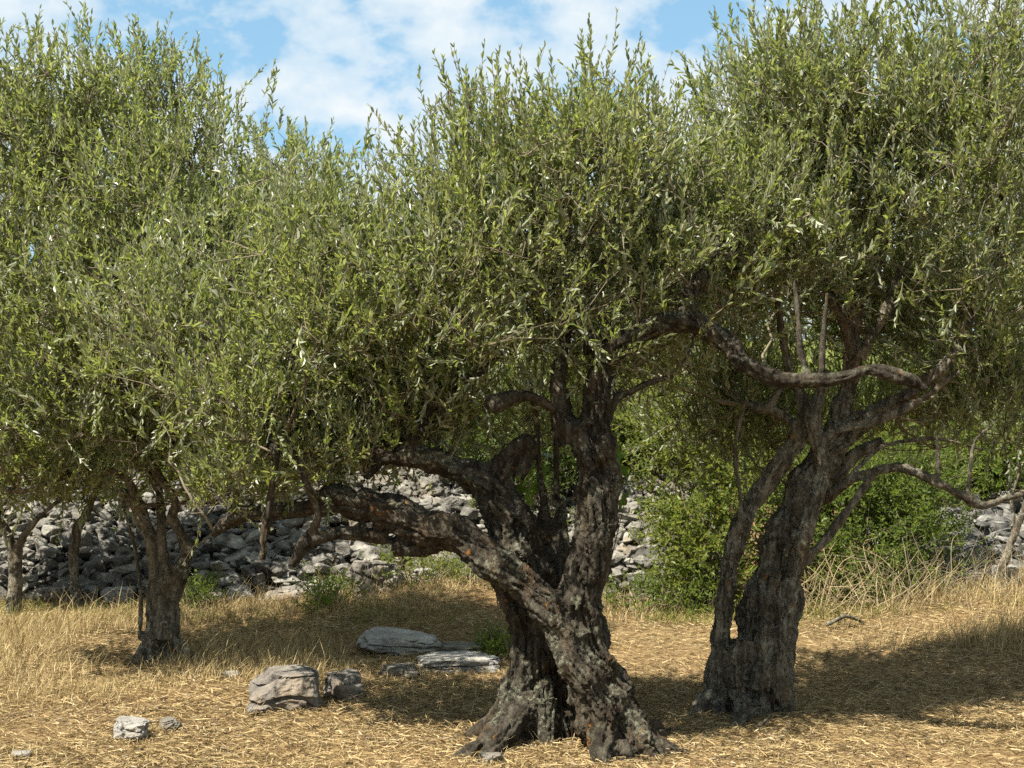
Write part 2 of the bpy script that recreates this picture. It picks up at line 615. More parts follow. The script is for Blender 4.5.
def blob_points(blobs, D, n, clump=0.42, cs=2.6, seed=0, power=0.45):
    """n points through ellipsoid blobs (x, y, depth offset, rx px, ry px, depth radius), thinned by clump noise"""
    w = np.array([rx * ry for _, _, _, rx, ry, _ in blobs], float) ** 0.9
    w /= w.sum()
    out, outd = [], []
    have = 0
    while have < n:
        k = rng.choice(len(blobs), n, p=w)
        C = np.array([at(b[0], b[1], D + b[2]) for b in blobs])[k]
        A = np.array([[b[3] * (D + b[2]) / F, b[5], b[4] * (D + b[2]) / F] for b in blobs])[k]
        u = unit(rng.normal(size=(n, 3)))
        r = rng.random(n)[:, None] ** power * rng.uniform(0.72, 1.22, (n, 1))
        P = C + u * r * A
        nz = fbm(P * cs, 2, seed + 40)
        nz = 0.62 * nz + 0.38 * fbm(P * cs * 3.1, 2, seed + 44)
        keep = (nz > clump + 0.060 - 0.08 * rng.random(n)) & (P[:, 1] > 2.5)
        out.append(P[keep])
        outd.append((u * (0.3 + r))[keep])
        have += keep.sum()
    return np.vstack(out)[:n], np.vstack(outd)[:n]


def olive_crown(root, D, blobs, n, limbs, leaf=0.055, K=7, mat='olive', clump=0.42, seed=0, nb=60, up=1.0, shoot=(0.12, 0.28), wid=0.32, tips=()):
    P, od = blob_points(blobs, D, n, clump, 2.6, seed)
    Dr = np.array([0, 0, up * 1.25]) + od * 0.55 + rng.normal(0, 0.46, (n, 3))
    Ln = rng.uniform(shoot[0], shoot[1], n)
    hang = (rng.random(n) < 0.13)[:, None]
    Dr = np.where(hang, od * 0.8 + rng.normal(0, 0.5, (n, 3)) - np.array([0, 0, 0.35]), Dr)
    # lift away from the ground and keep clear of it
    if len(tips):
        tp, td, tl = [], [], []
        for (x, y, dd, h, k) in tips:                 # tall sprigs standing out of the top
            for _ in range(k):
                b = at(x + rng.normal(0, 9), y + 40 + h, D + dd + rng.normal(0, 0.1))
                e = at(x + rng.normal(0, 5), y + 38 + rng.uniform(0, h * 0.4), D + dd + rng.normal(0, 0.1))
                for s in np.arange(-1.0, 1, 0.16 / max(0.16, np.linalg.norm(e - b))):
                    tp.append(b + (e - b) * s)
                    td.append(e - b)
                    tl.append(0.2)
        P = np.vstack([P, tp])
        Dr = np.vstack([unit(Dr), unit(np.array(td)) + rng.normal(0, 0.1, (len(td), 3))])
        Ln = np.concatenate([Ln, tl])
        od = np.vstack([od, np.zeros((len(tp), 3))])
    (sv, sf), (lv, lf) = shoots(P, Dr, Ln, K, leaf, wid)
    # branchlets from the limbs out to the leaf clumps
    acc = Acc()
    acc.add(sv, sf)
    lp = np.vstack(limbs)
    tgt = P[rng.choice(len(P), nb * 5, replace=False)]
    idx = np.array([np.argmin(np.linalg.norm((lp - t) * np.array([1, 1, 0.7]), axis=1) + 1.5 * np.maximum(0, lp[:, 2] - t[2])) for t in tgt])
    st = lp[idx]
    q0 = np.random.default_rng(seed)
    pts_all = []
    for i in range(nb):
        a, b_ = st[i], tgt[i]
        d = np.linalg.norm(b_ - a)
        mid = a + (b_ - a) * 0.5 + q0.normal(0, 0.10 * d, 3) - np.array([0, 0, 0.08 * d])
        n_ = max(5, int(d / 0.07))
        path = catmull([a, mid, b_], n_)
        path[1:-1] += q0.normal(0, 0.012, (n_ - 2, 3))
        r = np.linspace(0.0045 + 0.0055 * min(d, 1.3), 0.002, n_)
        v, f = tube(path, r, 5)
        acc.add(v, f)
        pts_all.append(path)
    pp = np.vstack(pts_all)
    t2 = tgt[nb:]
    idx = np.array([np.argmin(np.linalg.norm(pp - t, axis=1) + 0.8 * np.maximum(0, pp[:, 2] - t[2])) for t in t2])
    v, f = sticks(pp[idx], t2, np.full(len(t2), 0.0036), np.full(len(t2), 0.0014), q0.normal(0, 0.035, (len(t2), 3)), 4)
    acc.add(v, f)
    # every shoot hangs on a finer twig that leads back to the nearest branchlet
    allp = np.vstack([pp, t2])
    sel = q0.random(len(P)) < 0.5
    Ps = P[sel]
    idx = np.concatenate([np.argmin(np.linalg.norm(allp[None] - Ps[a:a + 400, None], axis=2), 1) for a in range(0, len(Ps), 400)])
    a_ = allp[idx]
    dl = np.linalg.norm(Ps - a_, axis=1)
    a_ = Ps + (a_ - Ps) * np.minimum(1, 0.45 / np.maximum(dl, 1e-6))[:, None]
    v, f = sticks(a_, Ps, np.full(len(Ps), 0.0022), np.full(len(Ps), 0.0012), q0.normal(0, 0.02, (len(Ps), 3)), 2)
    acc.add(v, f)
    tv, tf = acc.get()
    o0 = np.array(root.location)
    link("twigs", mesh_np("twigs", tv - o0, tf, M['twig']), root)
    link("crown", mesh_np("crown", lv - o0, lf, M[mat], False), root)


def olive_tree(label, base, D, trunk, limbs, voxel, group=None, bark='bark', amp=1.0, seed=0, name="olive_tree", thin=0.92):
    loc = at(base[0], base[1], D)
    loc[2] = float(gz(loc[0], loc[1]))
    root = empty(name, loc)
    tag(root, label, "tree", group)
    limbs = [[l] if isinstance(l[0], tuple) else l for l in limbs]
    trunk = [[(x, y, dd, r * thin) for x, y, dd, r in s_] for s_ in trunk]
    parts = [[strand(s, D) for s in trunk]] + [[strand(s, D) for s in l] for l in limbs]
    res = gnarl(parts, voxel, amp, seed)
    for k, r in enumerate(res):
        if r is None:
            continue
        v, f = r
        link("trunk" if k == 0 else "branch", mesh_np("trunk" if k == 0 else "branch", v - np.array(loc), f, M[bark]), root)
    lp = [s[0][::4] for part in parts[1:] for s in part if s[1].max() > 0.0215 or voxel > 0.0105] or [parts[0][0][0][-10:]]
    if not limbs:
        lp = [s[0][len(s[0]) // 2::4] for s in parts[0]]
    return root, lp


# ---- T1: the big twin-stemmed tree in the middle
D1 = 6.1
t1_trunk = [
    [(530, 775, .15, 62), (532, 740, .15, 50), (535, 705, .15, 42), (538, 665, .15, 36), (538, 625, .15, 33), (530, 588, .15, 34), (520, 553, .12, 33), (510, 522, .1, 28), (498, 500, .1, 23)],
    [(498, 765, .08, 26), (509, 722, .07, 22), (517, 682, .08, 19), (523, 640, .1, 18), (520, 602, .1, 20), (505, 572, .08, 21), (480, 549, .05, 22), (445, 534, .03, 21)],
    [(560, 760, .2, 30), (556, 700, .2, 24), (556, 650, .2, 20), (548, 600, .2, 18), (540, 560, .18, 16)],
    [(532, 710, .05, 22), (504, 728, -.08, 16), (484, 743, -.16, 12), (462, 756, -.24, 9), (448, 764, -.28, 5)],
    [(520, 712, .0, 18), (502, 738, -.16, 13), (488, 754, -.28, 10), (478, 766, -.34, 6)],
    [(508, 708, .1, 16), (484, 726, .06, 11), (464, 738, .02, 7)],
    [(540, 700, .02, 18), (546, 735, -.04, 10), (552, 760, -.1, 6)],
    [(632, 785, -.1, 56), (624, 750, -.1, 44), (608, 708, -.1, 37), (595, 672, -.1, 33), (584, 640, -.1, 31), (581, 600, -.1, 27), (588, 560, -.08, 25), (594, 520, -.05, 25), (597, 480, 0, 26), (592, 447, 0, 27), (588, 420, 0, 26)],
    [(622, 725, -.12, 24), (650, 744, -.12, 19), (680, 758, -.14, 13), (705, 768, -.16, 8)],
    [(605, 730, -.2, 20), (600, 755, -.28, 14), (604, 772, -.33, 9)],
    [(640, 735, 0, 20), (662, 735, .15, 14), (684, 738, .3, 8)],
    [(616, 750, -.15, 28), (594, 700, -.18, 24), (570, 652, -.18, 21), (553, 617, -.16, 21), (530, 588, -.12, 23), (500, 562, -.08, 24), (465, 540, -.03, 24), (430, 526, 0, 23), (395, 516, .05, 22), (365, 507, .1, 20), (342, 499, .12, 17), (322, 499, .15, 14)],
    [(440, 535, .05, 20), (412, 541, .07, 16), (392, 545, .08, 11)],
    [(552, 645, .2, 16), (550, 585, .2, 13), (546, 545, .2, 11), (543, 507, .2, 7)],
    [(560, 605, .18, 12), (563, 555, .18, 10), (559, 500, .2, 7)],
    [(572, 445, 0, 18), (566, 425, 0, 15), (562, 408, .03, 11)],
]
t1_limbs = [
    [[(594, 428, 0, 22), (601, 398, 0, 18), (606, 368, 0, 16), (613, 347, -.02, 14), (632, 335, -.05, 13), (660, 327, -.08, 13), (685, 321, -.1, 13), (708, 328, -.12, 12), (728, 343, -.15, 12), (742, 361, -.18, 11), (765, 374, -.2, 10), (800, 380, -.25, 10), (835, 378, -.3, 9), (870, 371, -.3, 8), (900, 377, -.3, 8), (915, 382, -.3, 7.5), (927, 391, -.3, 4)],
     [(600, 352, 0, 17), (598, 342, 0, 15), (602, 336, 0, 10)]],
    [[(683, 320, -.1, 12), (690, 298, -.1, 10), (703, 276, -.1, 8), (712, 260, -.05, 6), (718, 235, .1, 3)]],
    [[(505, 508, .1, 23), (490, 487, .1, 20), (470, 474, .1, 16), (440, 463, .1, 13), (405, 456, .12, 12), (378, 452, .15, 11), (362, 437, .2, 10), (340, 428, .25, 9), (310, 416, .3, 8), (270, 405, .4, 6), (235, 385, .4, 5)],
     [(380, 452, .15, 8), (372, 468, .13, 8), (365, 478, .1, 6)]],
    [[(492, 488, .1, 15), (503, 464, .1, 12), (516, 447, .1, 10), (528, 444, .1, 9), (528, 458, .12, 8), (516, 477, .12, 9)]],
    [[(405, 456, .12, 8), (420, 427, .1, 7), (438, 397, .1, 6), (460, 380, .05, 5), (485, 368, 0, 4), (520, 330, 0, 3)],
     [(432, 405, .1, 5), (428, 370, .1, 3.5), (430, 310, .1, 2.5)]],
    [[(335, 500, .13, 15), (305, 508, .2, 10), (275, 513, .3, 9), (245, 514, .4, 8), (224, 524, .5, 7), (212, 536, .52, 4)]],
    [[(388, 537, .08, 9), (352, 532, .05, 8), (327, 536, .02, 7), (305, 545, 0, 7), (290, 566, 0, 5)]],
    [[(276, 455, .0, 4), (269, 505, .0, 5), (264, 540, 0, 5), (261, 560, 0, 5)], [(262, 405, .1, 4), (268, 430, .05, 4), (276, 455, 0, 4)]],
    [[(562, 415, .03, 11), (558, 385, .05, 9), (565, 340, .1, 7), (572, 280, .1, 5), (566, 210, .1, 3.5)]],
    [[(608, 402, 0, 5), (628, 393, 0, 4.5), (648, 383, 0, 4), (674, 377, 0, 2.5)]],
    [[(300, 548, 0, 6), (318, 515, 0, 4), (300, 470, 0, 3), (285, 430, 0, 2.5)]],
    [[(555, 410, -.08, 6), (530, 395, -.1, 6), (508, 398, -.12, 9), (492, 406, -.14, 10), (488, 410, -.15, 7)]],
    [[(545, 510, .2, 5), (538, 460, .18, 4), (536, 420, .15, 3.5), (528, 380, .12, 3)], [(556, 505, .2, 4), (556, 450, .18, 3), (552, 400, .15, 2.5)]],
    [[(810, 379, -.25, 4), (800, 350, -.25, 4), (798, 310, -.25, 3), (794, 280, -.2, 1.6)], [(822, 378, -.27, 4), (823, 335, -.25, 3.4), (827, 292, -.25, 2)]],
    [[(300, 413, .3, 6), (290, 370, .2, 5), (310, 310, .15, 4), (330, 240, .1, 3)]],
]
T1, lp1 = olive_tree("big gnarled olive tree in the foreground, its two thick trunks crossing in an X", (560, 745), D1, t1_trunk, t1_limbs, 0.0075, seed=11, thin=0.88, amp=0.85)
b1 = [(340, 455, .15, 70, 26, .3), (400, 440, .2, 80, 24, .3), (270, 470, .2, 80, 34, .35), (520, 240, .1, 150, 150, .75), (430, 300, 0, 110, 105, .7), (600, 230, .1, 120, 150, .7), (350, 320, .2, 110, 95, .65), (510, 180, .2, 100, 75, .6),
      (620, 175, .3, 90, 65, .6), (700, 240, .35, 110, 85, .45), (640, 270, .25, 90, 60, .45), (650, 370, .35, 70, 40, .35), (710, 300, .3, 80, 40, .4), (310, 265, .3, 95, 100, .7), (250, 400, .15, 110, 60, .45), (430, 365, .4, 110, 50, .45), (780, 230, .4, 100, 70, .45), (540, 340, .35, 80, 50, .45), (480, 395, .55, 100, 45, .4), (530, 420, .65, 80, 40, .4), (400, 430, .6, 100, 30, .4), (370, 400, .5, 120, 40, .4), (300, 435, .5, 90, 32, .4), (450, 400, .3, 90, 40, .5), (240, 330, .3, 90, 100, .6), (215, 500, .5, 50, 26, .3), (400, 420, .35, 110, 36, .4), (310, 460, .35, 70, 22, .3), (160, 330, .5, 90, 90, .6)]
olive_crown(T1, D1, b1, 6500, lp1, leaf=0.0425, K=8, seed=21, nb=130,
            tips=[(430, 92, .2, 80, 3), (470, 55, .1, 90, 5), (505, 70, .1, 80, 4), (545, 62, .2, 70, 4), (590, 70, .2, 60, 4), (630, 72, .1, 70, 4), (400, 130, 0, 60, 3), (365, 112, .1, 60, 2), (660, 90, .1, 60, 3), (340, 125, .2, 50, 3), (570, 80, 0, 60, 3)])

# ---- T2: the leaning tree on the right
D2 = 6.75
t2_trunk = [
    [(708, 735, 0, 27), (713, 705, 0, 22), (719, 660, .01, 17), (724, 605, .01, 14), (732, 555, .02, 13), (750, 508, .03, 14), (776, 472, .05, 14), (800, 437, .06, 12), (807, 402, .06, 10)],
    [(754, 745, .05, 42), (754, 705, .05, 34), (753, 668, .05, 32), (758, 630, .06, 30), (765, 590, .08, 29), (777, 548, .1, 27), (792, 508, .12, 23), (812, 474, .14, 21), (838, 443, .16, 18), (862, 422, .18, 14), (884, 408, .2, 11)],
    [(738, 700, -.05, 16), (738, 660, -.08, 15), (742, 638, -.08, 11)],
    [(760, 690, -.1, 14), (762, 650, -.1, 13), (768, 622, -.08, 10)],
    [(782, 715, .1, 18), (784, 670, .1, 13), (788, 635, .1, 14), (793, 605, .12, 16), (788, 570, .14, 15), (800, 520, .16, 13), (818, 498, .17, 11), (836, 478, .18, 11), (856, 456, .2, 10), (884, 440, .22, 8)],
    [(706, 700, 0, 14), (694, 715, -.08, 10), (682, 726, -.15, 6)],
    [(775, 700, 0, 16), (790, 716, .0, 10), (806, 724, 0, 6)],
    [(745, 705, -.08, 18), (738, 722, -.2, 12), (728, 735, -.3, 7)],
    [(826, 450, .16, 15), (840, 410, .18, 14), (850, 375, .2, 13), (853, 345, .2, 12), (848, 320, .2, 9)],
]
t2_limbs = [
    [[(784, 700, -.12, 9), (782, 645, -.13, 8.5), (787, 602, -.13, 8.5), (797, 562, -.13, 8.5), (806, 530, -.13, 8.5), (816, 500, -.12, 8.5), (823, 472, -.1, 8.5), (818, 442, -.08, 8), (813, 415, -.05, 8), (820, 396, -.02, 7), (828, 370, 0, 5)]],
    [[(822, 500, .05, 8), (836, 491, 0, 6), (855, 478, -.05, 5.5), (878, 470, -.1, 5), (905, 469, -.15, 5), (940, 484, -.2, 4.8), (968, 500, -.2, 4.6), (985, 506, -.2, 4.2), (1005, 499, -.2, 4), (1040, 490, -.2, 3.5)]],
    [[(790, 580, -.1, 6), (806, 562, -.12, 5), (824, 541, -.12, 4.6), (850, 508, -.12, 4.2), (868, 482, -.1, 3.8), (880, 468, -.1, 3.2)]],
    [[(816, 445, -.08, 6), (832, 434, -.05, 5), (850, 427, 0, 5), (880, 420, 0, 5), (920, 400, 0, 4), (960, 370, 0, 3)]],
    [[(860, 360, .1, 6), (870, 342, .08, 6), (882, 320, .05, 5.5), (895, 303, .04, 5.5), (905, 295, .03, 5)]],
    [[(850, 330, .2, 9), (845, 305, .2, 6), (830, 280, .2, 5), (820, 230, .2, 4), (810, 160, .2, 3)], [(850, 340, .18, 5), (838, 315, .16, 4), (826, 294, .15, 3.5)]],
    [[(852, 330, .2, 8), (862, 300, .2, 6), (876, 275, .2, 5), (890, 220, .2, 4), (900, 140, .2, 3)]],
    [[(884, 410, .2, 10), (912, 392, .1, 8), (938, 372, 0, 7.5), (955, 350, 0, 6.5), (968, 322, .05, 5), (990, 280, .1, 4), (1000, 200, .2, 3)]],
    [[(852, 352, .2, 7), (846, 330, .12, 4.5), (836, 312, .1, 4.2), (826, 295, .08, 4)], [(905, 262, .1, 4), (895, 285, .1, 4.5), (880, 318, .05, 5)]],
    [[(968, 499, -.2, 3.5), (970, 470, -.2, 3), (976, 440, -.2, 2.5), (992, 425, -.2, 2)], [(938, 482, -.2, 3), (938, 455, -.2, 2.5), (936, 430, -.2, 2)]],
    [[(806, 410, .06, 8), (790, 380, .08, 5.5), (765, 410, .1, 4), (740, 400, .15, 3)], [(795, 425, .06, 5), (770, 410, .1, 5), (745, 405, .15, 4)], [(790, 385, .08, 5), (780, 320, .08, 4), (765, 220, .1, 3)]],
    [[(738, 540, 0, 3.5), (740, 500, -.03, 3), (735, 450, -.03, 2.5), (745, 400, -.03, 2)]],
    [[(850, 475, -.03, 3), (880, 448, 0, 2.6), (915, 440, 0, 2.4), (945, 440, 0, 2.2), (985, 450, 0, 2)]],
]
T2, lp2 = olive_tree("leaning olive tree on the right with a hollow split trunk", (752, 712), D2, t2_trunk, t2_limbs, 0.0085, seed=31, bark='bark_pale', thin=0.77, amp=1.1)
b2 = [(860, 190, .1, 150, 140, .8), (770, 150, .2, 90, 120, .7), (950, 150, .2, 130, 150, .8), (830, 110, .2, 120, 90, .7), (980, 270, .1, 110, 120, .7), (1000, 90, .3, 130, 110, .8),
      (775, 270, .6, 90, 70, .35), (755, 220, .4, 70, 70, .35), (900, 320, .65, 110, 60, .4), (1010, 380, .1, 80, 50, .5), (690, 330, .5, 80, 80, .5), (740, 410, .5, 60, 70, .4), (690, 405, .7, 70, 65, .4), (780, 420, .6, 60, 40, .35), (1000, 410, .2, 70, 40, .4), (990, 430, .2, 70, 30, .35), (900, 420, .9, 90, 40, .4)]
olive_crown(T2, D2, b2, 5500, lp2, leaf=0.0435, K=8, seed=41, nb=130,
            tips=[(700, 48, .2, 90, 4), (735, 15, .2, 90, 5), (760, 5, .2, 90, 5), (790, 25, .2, 80, 4), (820, 45, .2, 60, 4), (860, 32, .2, 70, 4), (890, 40, .2, 60, 3), (925, 15, .2, 80, 4), (955, -8, .2, 90, 5), (990, -5, .3, 90, 5), (1015, 0, .3, 80, 4), (680, 85, .3, 60, 3)])

# ---- T3: the tree on the left
D3 = 8.1
t3_trunk = [
    [(150, 685, 0, 26), (152, 655, 0, 18), (156, 620, 0, 15), (158, 585, 0, 14), (155, 555, 0, 13), (150, 535, 0, 12), (140, 512, 0, 11), (130, 497, 0, 9), (120, 488, 0, 6)],
    [(174, 685, 0, 22), (174, 655, 0, 15), (172, 620, 0, 13), (175, 590, 0, 13), (183, 560, 0, 13), (190, 545, 0, 11)],
    [(162, 640, -.05, 12), (163, 600, -.05, 10), (166, 570, -.05, 9), (163, 545, -.04, 8), (161, 520, -.03, 8), (160, 495, 0, 8), (150, 470, 0, 7), (142, 452, .05, 6)],
    [(178, 645, 0, 12), (192, 658, -.05, 8), (206, 664, -.1, 4)],
    [(146, 645, 0, 10), (136, 660, -.1, 7), (128, 668, -.1, 4)],
]
t3_limbs = [
    [[(190, 550, 0, 10), (181, 532, -.03, 6), (173, 517, -.05, 5.5), (176, 503, -.05, 5), (163, 482, -.08, 5), (150, 463, -.1, 4.5), (136, 440, -.1, 4), (126, 415, -.1, 3.5), (120, 370, -.1, 3)]],
    [[(140, 458, .05, 6), (130, 430, .1, 7), (160, 434, .1, 7), (195, 446, .1, 6), (230, 440, .1, 5), (260, 415, .1, 4), (280, 360, .1, 3)]],
    [[(142, 510, 0, 6), (128, 480, -.1, 5), (100, 470, -.2, 4.5), (60, 478, -.3, 4), (20, 490, -.4, 3.5), (-30, 480, -.4, 3)]],
    [[(152, 470, 0, 6), (140, 420, .1, 6), (110, 350, .15, 5), (85, 260, .2, 4), (70, 150, .2, 3)]],
    [[(145, 440, .1, 6), (170, 370, .2, 5), (190, 280, .2, 4), (195, 200, .2, 3), (180, 100, .2, 2.5)]],
    [[(140, 640, -.02, 2.5), (141, 600, -.02, 2.5), (137, 560, -.02, 2.2), (130, 530, -.02, 2), (118, 490, -.02, 2)]],
    [[(160, 505, -.05, 3), (145, 506, -.1, 2.5), (120, 508, -.12, 2)]],
    [[(135, 440, .1, 6), (90, 435, .1, 5), (40, 420, .1, 4), (-20, 380, .1, 3)]],
]
T3, lp3 = olive_tree("olive tree on the left with a fluted twin stem, rooted in tall dry grass", (162, 662), D3, t3_trunk, t3_limbs, 0.0095, seed=51, bark='bark_pale', amp=0.75, thin=0.62)
b3 = [(100, 480, -.1, 110, 30, .35), (30, 480, -.1, 80, 30, .35), (90, 200, 0, 150, 150, .9), (180, 270, 0, 120, 140, .8), (20, 300, -.3, 120, 130, .8), (145, 130, .2, 80, 85, .6), (40, 125, .2, 110, 75, .7), (270, 235, .1, 80, 95, .7), (110, 400, -.3, 120, 70, .6),
      (-40, 200, 0, 120, 170, .9), (220, 400, -.2, 100, 65, .6), (20, 430, -.5, 90, 55, .5), (290, 330, 0, 90, 90, .6), (150, 470, -.2, 40, 26, .3), (225, 480, -.1, 60, 32, .35), (60, 468, -.2, 90, 36, .4), (260, 300, -.5, 110, 130, .6), (210, 200, -.4, 100, 110, .6), (310, 270, .3, 80, 95, .6), (40, 470, -.3, 110, 40, .4), (250, 480, .1, 80, 34, .35), (150, 440, -.4, 120, 50, .5), (130, 300, -.7, 120, 130, .6)]
olive_crown(T3, D3, b3, 7700, lp3, leaf=0.046, K=8, seed=61, nb=150,
            tips=[(20, 40, 0, 60, 4), (60, 35, 0, 60, 4), (95, 30, .1, 60, 4), (130, 12, .2, 80, 5), (155, 5, .2, 80, 5), (170, 15, .2, 80, 4), (205, 35, .2, 120, 4), (235, 65, .2, 120, 3), (212, 60, .1, 100, 4), (255, 95, .2, 80, 3), (285, 88, .2, 70, 4), (315, 98, .2, 60, 3), (345, 115, .2, 50, 3), (-10, 35, 0, 60, 3)])

# ---- small trees at the edges
D4 = 10.0
T4, lp4 = olive_tree("small forked olive at the left edge of the field, before the stone wall", (14, 610), D4,
                     [[(12, 625, 0, 10), (13, 600, 0, 7), (13, 570, 0, 6), (11, 545, 0, 6), (5, 528, 0, 5), (-8, 512, 0, 4)],
                      [(17, 618, 0, 6), (18, 580, 0, 5), (20, 550, 0, 4.5), (26, 533, 0, 4), (40, 517, 0, 3), (60, 500, 0, 2.5)],
                      [(14, 605, 0, 6), (3, 620, 0, 4), (-4, 624, 0, 2.5)]],
                     [[(-8, 512, 0, 4), (-20, 470, 0, 3), (-10, 400, 0, 2)], [(60, 500, 0, 2.6), (70, 450, 0, 2), (60, 380, 0, 2)]], 0.011, seed=71, bark='bark_pale', amp=0.7)
olive_crown(T4, D4, [(-20, 400, 0, 90, 80, .6), (50, 380, .1, 70, 70, .6), (20, 330, .2, 100, 70, .6), (20, 465, 0, 100, 45, .5), (90, 470, .2, 70, 40, .4)], 2000, lp4, leaf=0.065, K=6, seed=72, nb=26)
D5 = 10.3
T5, lp5 = olive_tree("thin leaning grey olive stem between the two trees on the left", (76, 612), D5,
                     [[(76, 625, 0, 9), (76, 605, 0, 7), (74, 575, 0, 5.5), (74, 548, 0, 5.5), (78, 528, 0, 5.5), (86, 512, 0, 5), (96, 490, 0, 4), (104, 450, 0, 3)], [(76, 605, 0, 6), (82, 614, 0, 4), (88, 618, 0, 2)]],
                     [[(104, 450, 0, 3), (112, 400, 0, 2.2), (110, 340, 0, 2)]], 0.011, seed=81, bark='bark_pale', amp=0.6)
olive_crown(T5, D5, [(110, 380, .1, 70, 60, .5), (120, 300, .1, 80, 60, .5)], 800, lp5, leaf=0.065, K=6, seed=82, nb=18)
D6 = 10.2
T6, lp6 = olive_tree("thin slanting young tree in front of the wall at the right edge", (988, 618), D6,
                     [[(986, 632, 0, 7), (991, 605, 0, 5.5), (998, 580, 0, 5), (1007, 555, 0, 4.5), (1018, 525, 0, 4), (1035, 480, 0, 3.5)]],
                     [[(1035, 480, 0, 3.5), (1050, 430, 0, 2.5), (1060, 350, 0, 2)], [(1016, 530, 0, 2.5), (1012, 500, 0, 2), (1020, 470, 0, 1.5)]], 0.011, seed=91, bark='bark_pale', amp=0.6)
olive_crown(T6, D6, [(1060, 370, 0, 70, 70, .5), (1030, 430, 0, 40, 25, .3)], 700, lp6, leaf=0.06, K=6, seed=92, nb=18)

# ---- olives beyond the wall
back = [
    ("tall olive tree beyond the wall, rising behind the left tree", 40, 13.4, [(20, 200, 0, 190, 150, 1.2), (120, 300, 0, 170, 150, 1.2), (-60, 350, 0, 150, 150, 1.2), (60, 420, 0, 130, 70, 1)], 3000),
    ("olive tree beyond the wall, showing between the left tree and the big one", 330, 13.0, [(330, 340, 0, 170, 120, 1.2), (250, 290, 0, 110, 90, 1.1), (400, 310, 0, 130, 80, 1), (330, 420, 0, 130, 60, .9), (430, 420, -.2, 110, 50, .8)], 3600),
    ("pale olive tree beyond the wall, filling the arch of the long bent branch", 660, 12.9, [(650, 330, 0, 130, 170, 1.1), (720, 250, 0, 130, 130, 1.1), (560, 290, 0, 120, 110, 1), (660, 450, -.3, 90, 60, .7), (740, 420, 0, 80, 70, .7), (520, 400, -.2, 110, 60, .7), (640, 400, -.2, 120, 70, .8)], 4200),
    ("olive tree beyond the wall behind the leaning one on the right", 930, 13.6, [(920, 230, 0, 180, 150, 1.2), (1020, 280, 0, 150, 150, 1.2), (850, 320, 0, 130, 100, 1), (960, 360, 0, 140, 60, 1)], 2800),
]
for k, (lab, bx, d, bl, n) in enumerate(back):
    p0 = at(bx, 500, d)
    zg = float(gz(p0[0], d))
    yb = 400 - (zg - CAMZ) * F / d
    tr = [[(bx, yb + 15, 0, 14), (bx + 4, yb - 15, 0, 10), (bx - 4, yb - 50, 0, 9), (bx + 6, yb - 90, 0, 8)]]
    lm = [[[(bx + 5, yb - 85, 0, 7), (bx + sx_ * 35, yb - 130, 0, 5), (bx + sx_ * 60, yb - 190, 0, 4), (bx + sx_ * 80, yb - 260, 0, 2.5)]] for sx_ in (-1, 0.15, 1)]
    root, lp = olive_tree(lab, (bx, yb), d, tr, lm, 0.016, "olive trees beyond the stone wall", 'bark_pale', 0.7, 100 + k)
    olive_crown(root, d, bl, n, lp, leaf=0.085, K=6, mat='olive_far', clump=0.40, seed=110 + k, nb=40, shoot=(0.16, 0.34), wid=0.22)


# ------------------------------------------------------------------ stones
def hull(seed, n=16, sub=0, rough=0.0):
    import bmesh
    q = np.random.default_rng(seed)
    bm = bmesh.new()
    P = unit(q.normal(size=(n, 3))) * q.uniform(0.75, 1.05, (n, 1))
    P = np.clip(P, -0.8, 0.8) * 1.2
    for p_ in P:
        bm.verts.new(p_)
    r = bmesh.ops.convex_hull(bm, input=bm.verts)
    bmesh.ops.delete(bm, geom=[v for v in bm.verts if not v.link_faces], context='VERTS')
    bmesh.ops.dissolve_limit(bm, angle_limit=R(14), verts=bm.verts, edges=bm.edges)
    bmesh.ops.bevel(bm, geom=bm.edges[:], offset=0.07, segments=1, affect='EDGES', clamp_overlap=True)
    bmesh.ops.triangulate(bm, faces=bm.faces)
    if sub:
        for _ in range(sub):
            bmesh.ops.subdivide_edges(bm, edges=bm.edges[:], cuts=1, use_grid_fill=True)
        bmesh.ops.triangulate(bm, faces=bm.faces)
    bm.verts.index_update()
    V = np.array([v.co[:] for v in bm.verts])
    Fc = np.array([[v.index for v in f.verts] for f in bm.faces])
    bm.free()
    if rough:
        d_ = rough * 2 * (fbm(V * 1.9 + seed, 3, seed) - 0.5)
        d_ = d_ + rough * 0.9 * (fbm(V * 6.5 + seed, 3, seed + 1) - 0.5)
        d_ = d_ - rough * 0.8 * smooth(0.86, 0.97, 1 - np.abs(2 * fbm(V * np.array([1.4, 1.4, 3.2]) + seed, 2, seed + 2) - 1))
        V = V + unit(V) * d_[:, None]
    return V, Fc


ROCKS = []
TEMPL = [hull(200 + k, 11 + k % 6, 1, 0.10) for k in range(16)]


def rotm(rx, ry, rz):
    a, b_, c_ = math.cos(rx), math.cos(ry), math.cos(rz)
    d, e, f = math.sin(rx), math.sin(ry), math.sin(rz)
    X = np.array([[1, 0, 0], [0, a, -d], [0, d, a]])
    Y = np.array([[b_, 0, e], [0, 1, 0], [-e, 0, b_]])
    Z = np.array([[c_, -f, 0], [f, c_, 0], [0, 0, 1]])
    return Z @ Y @ X


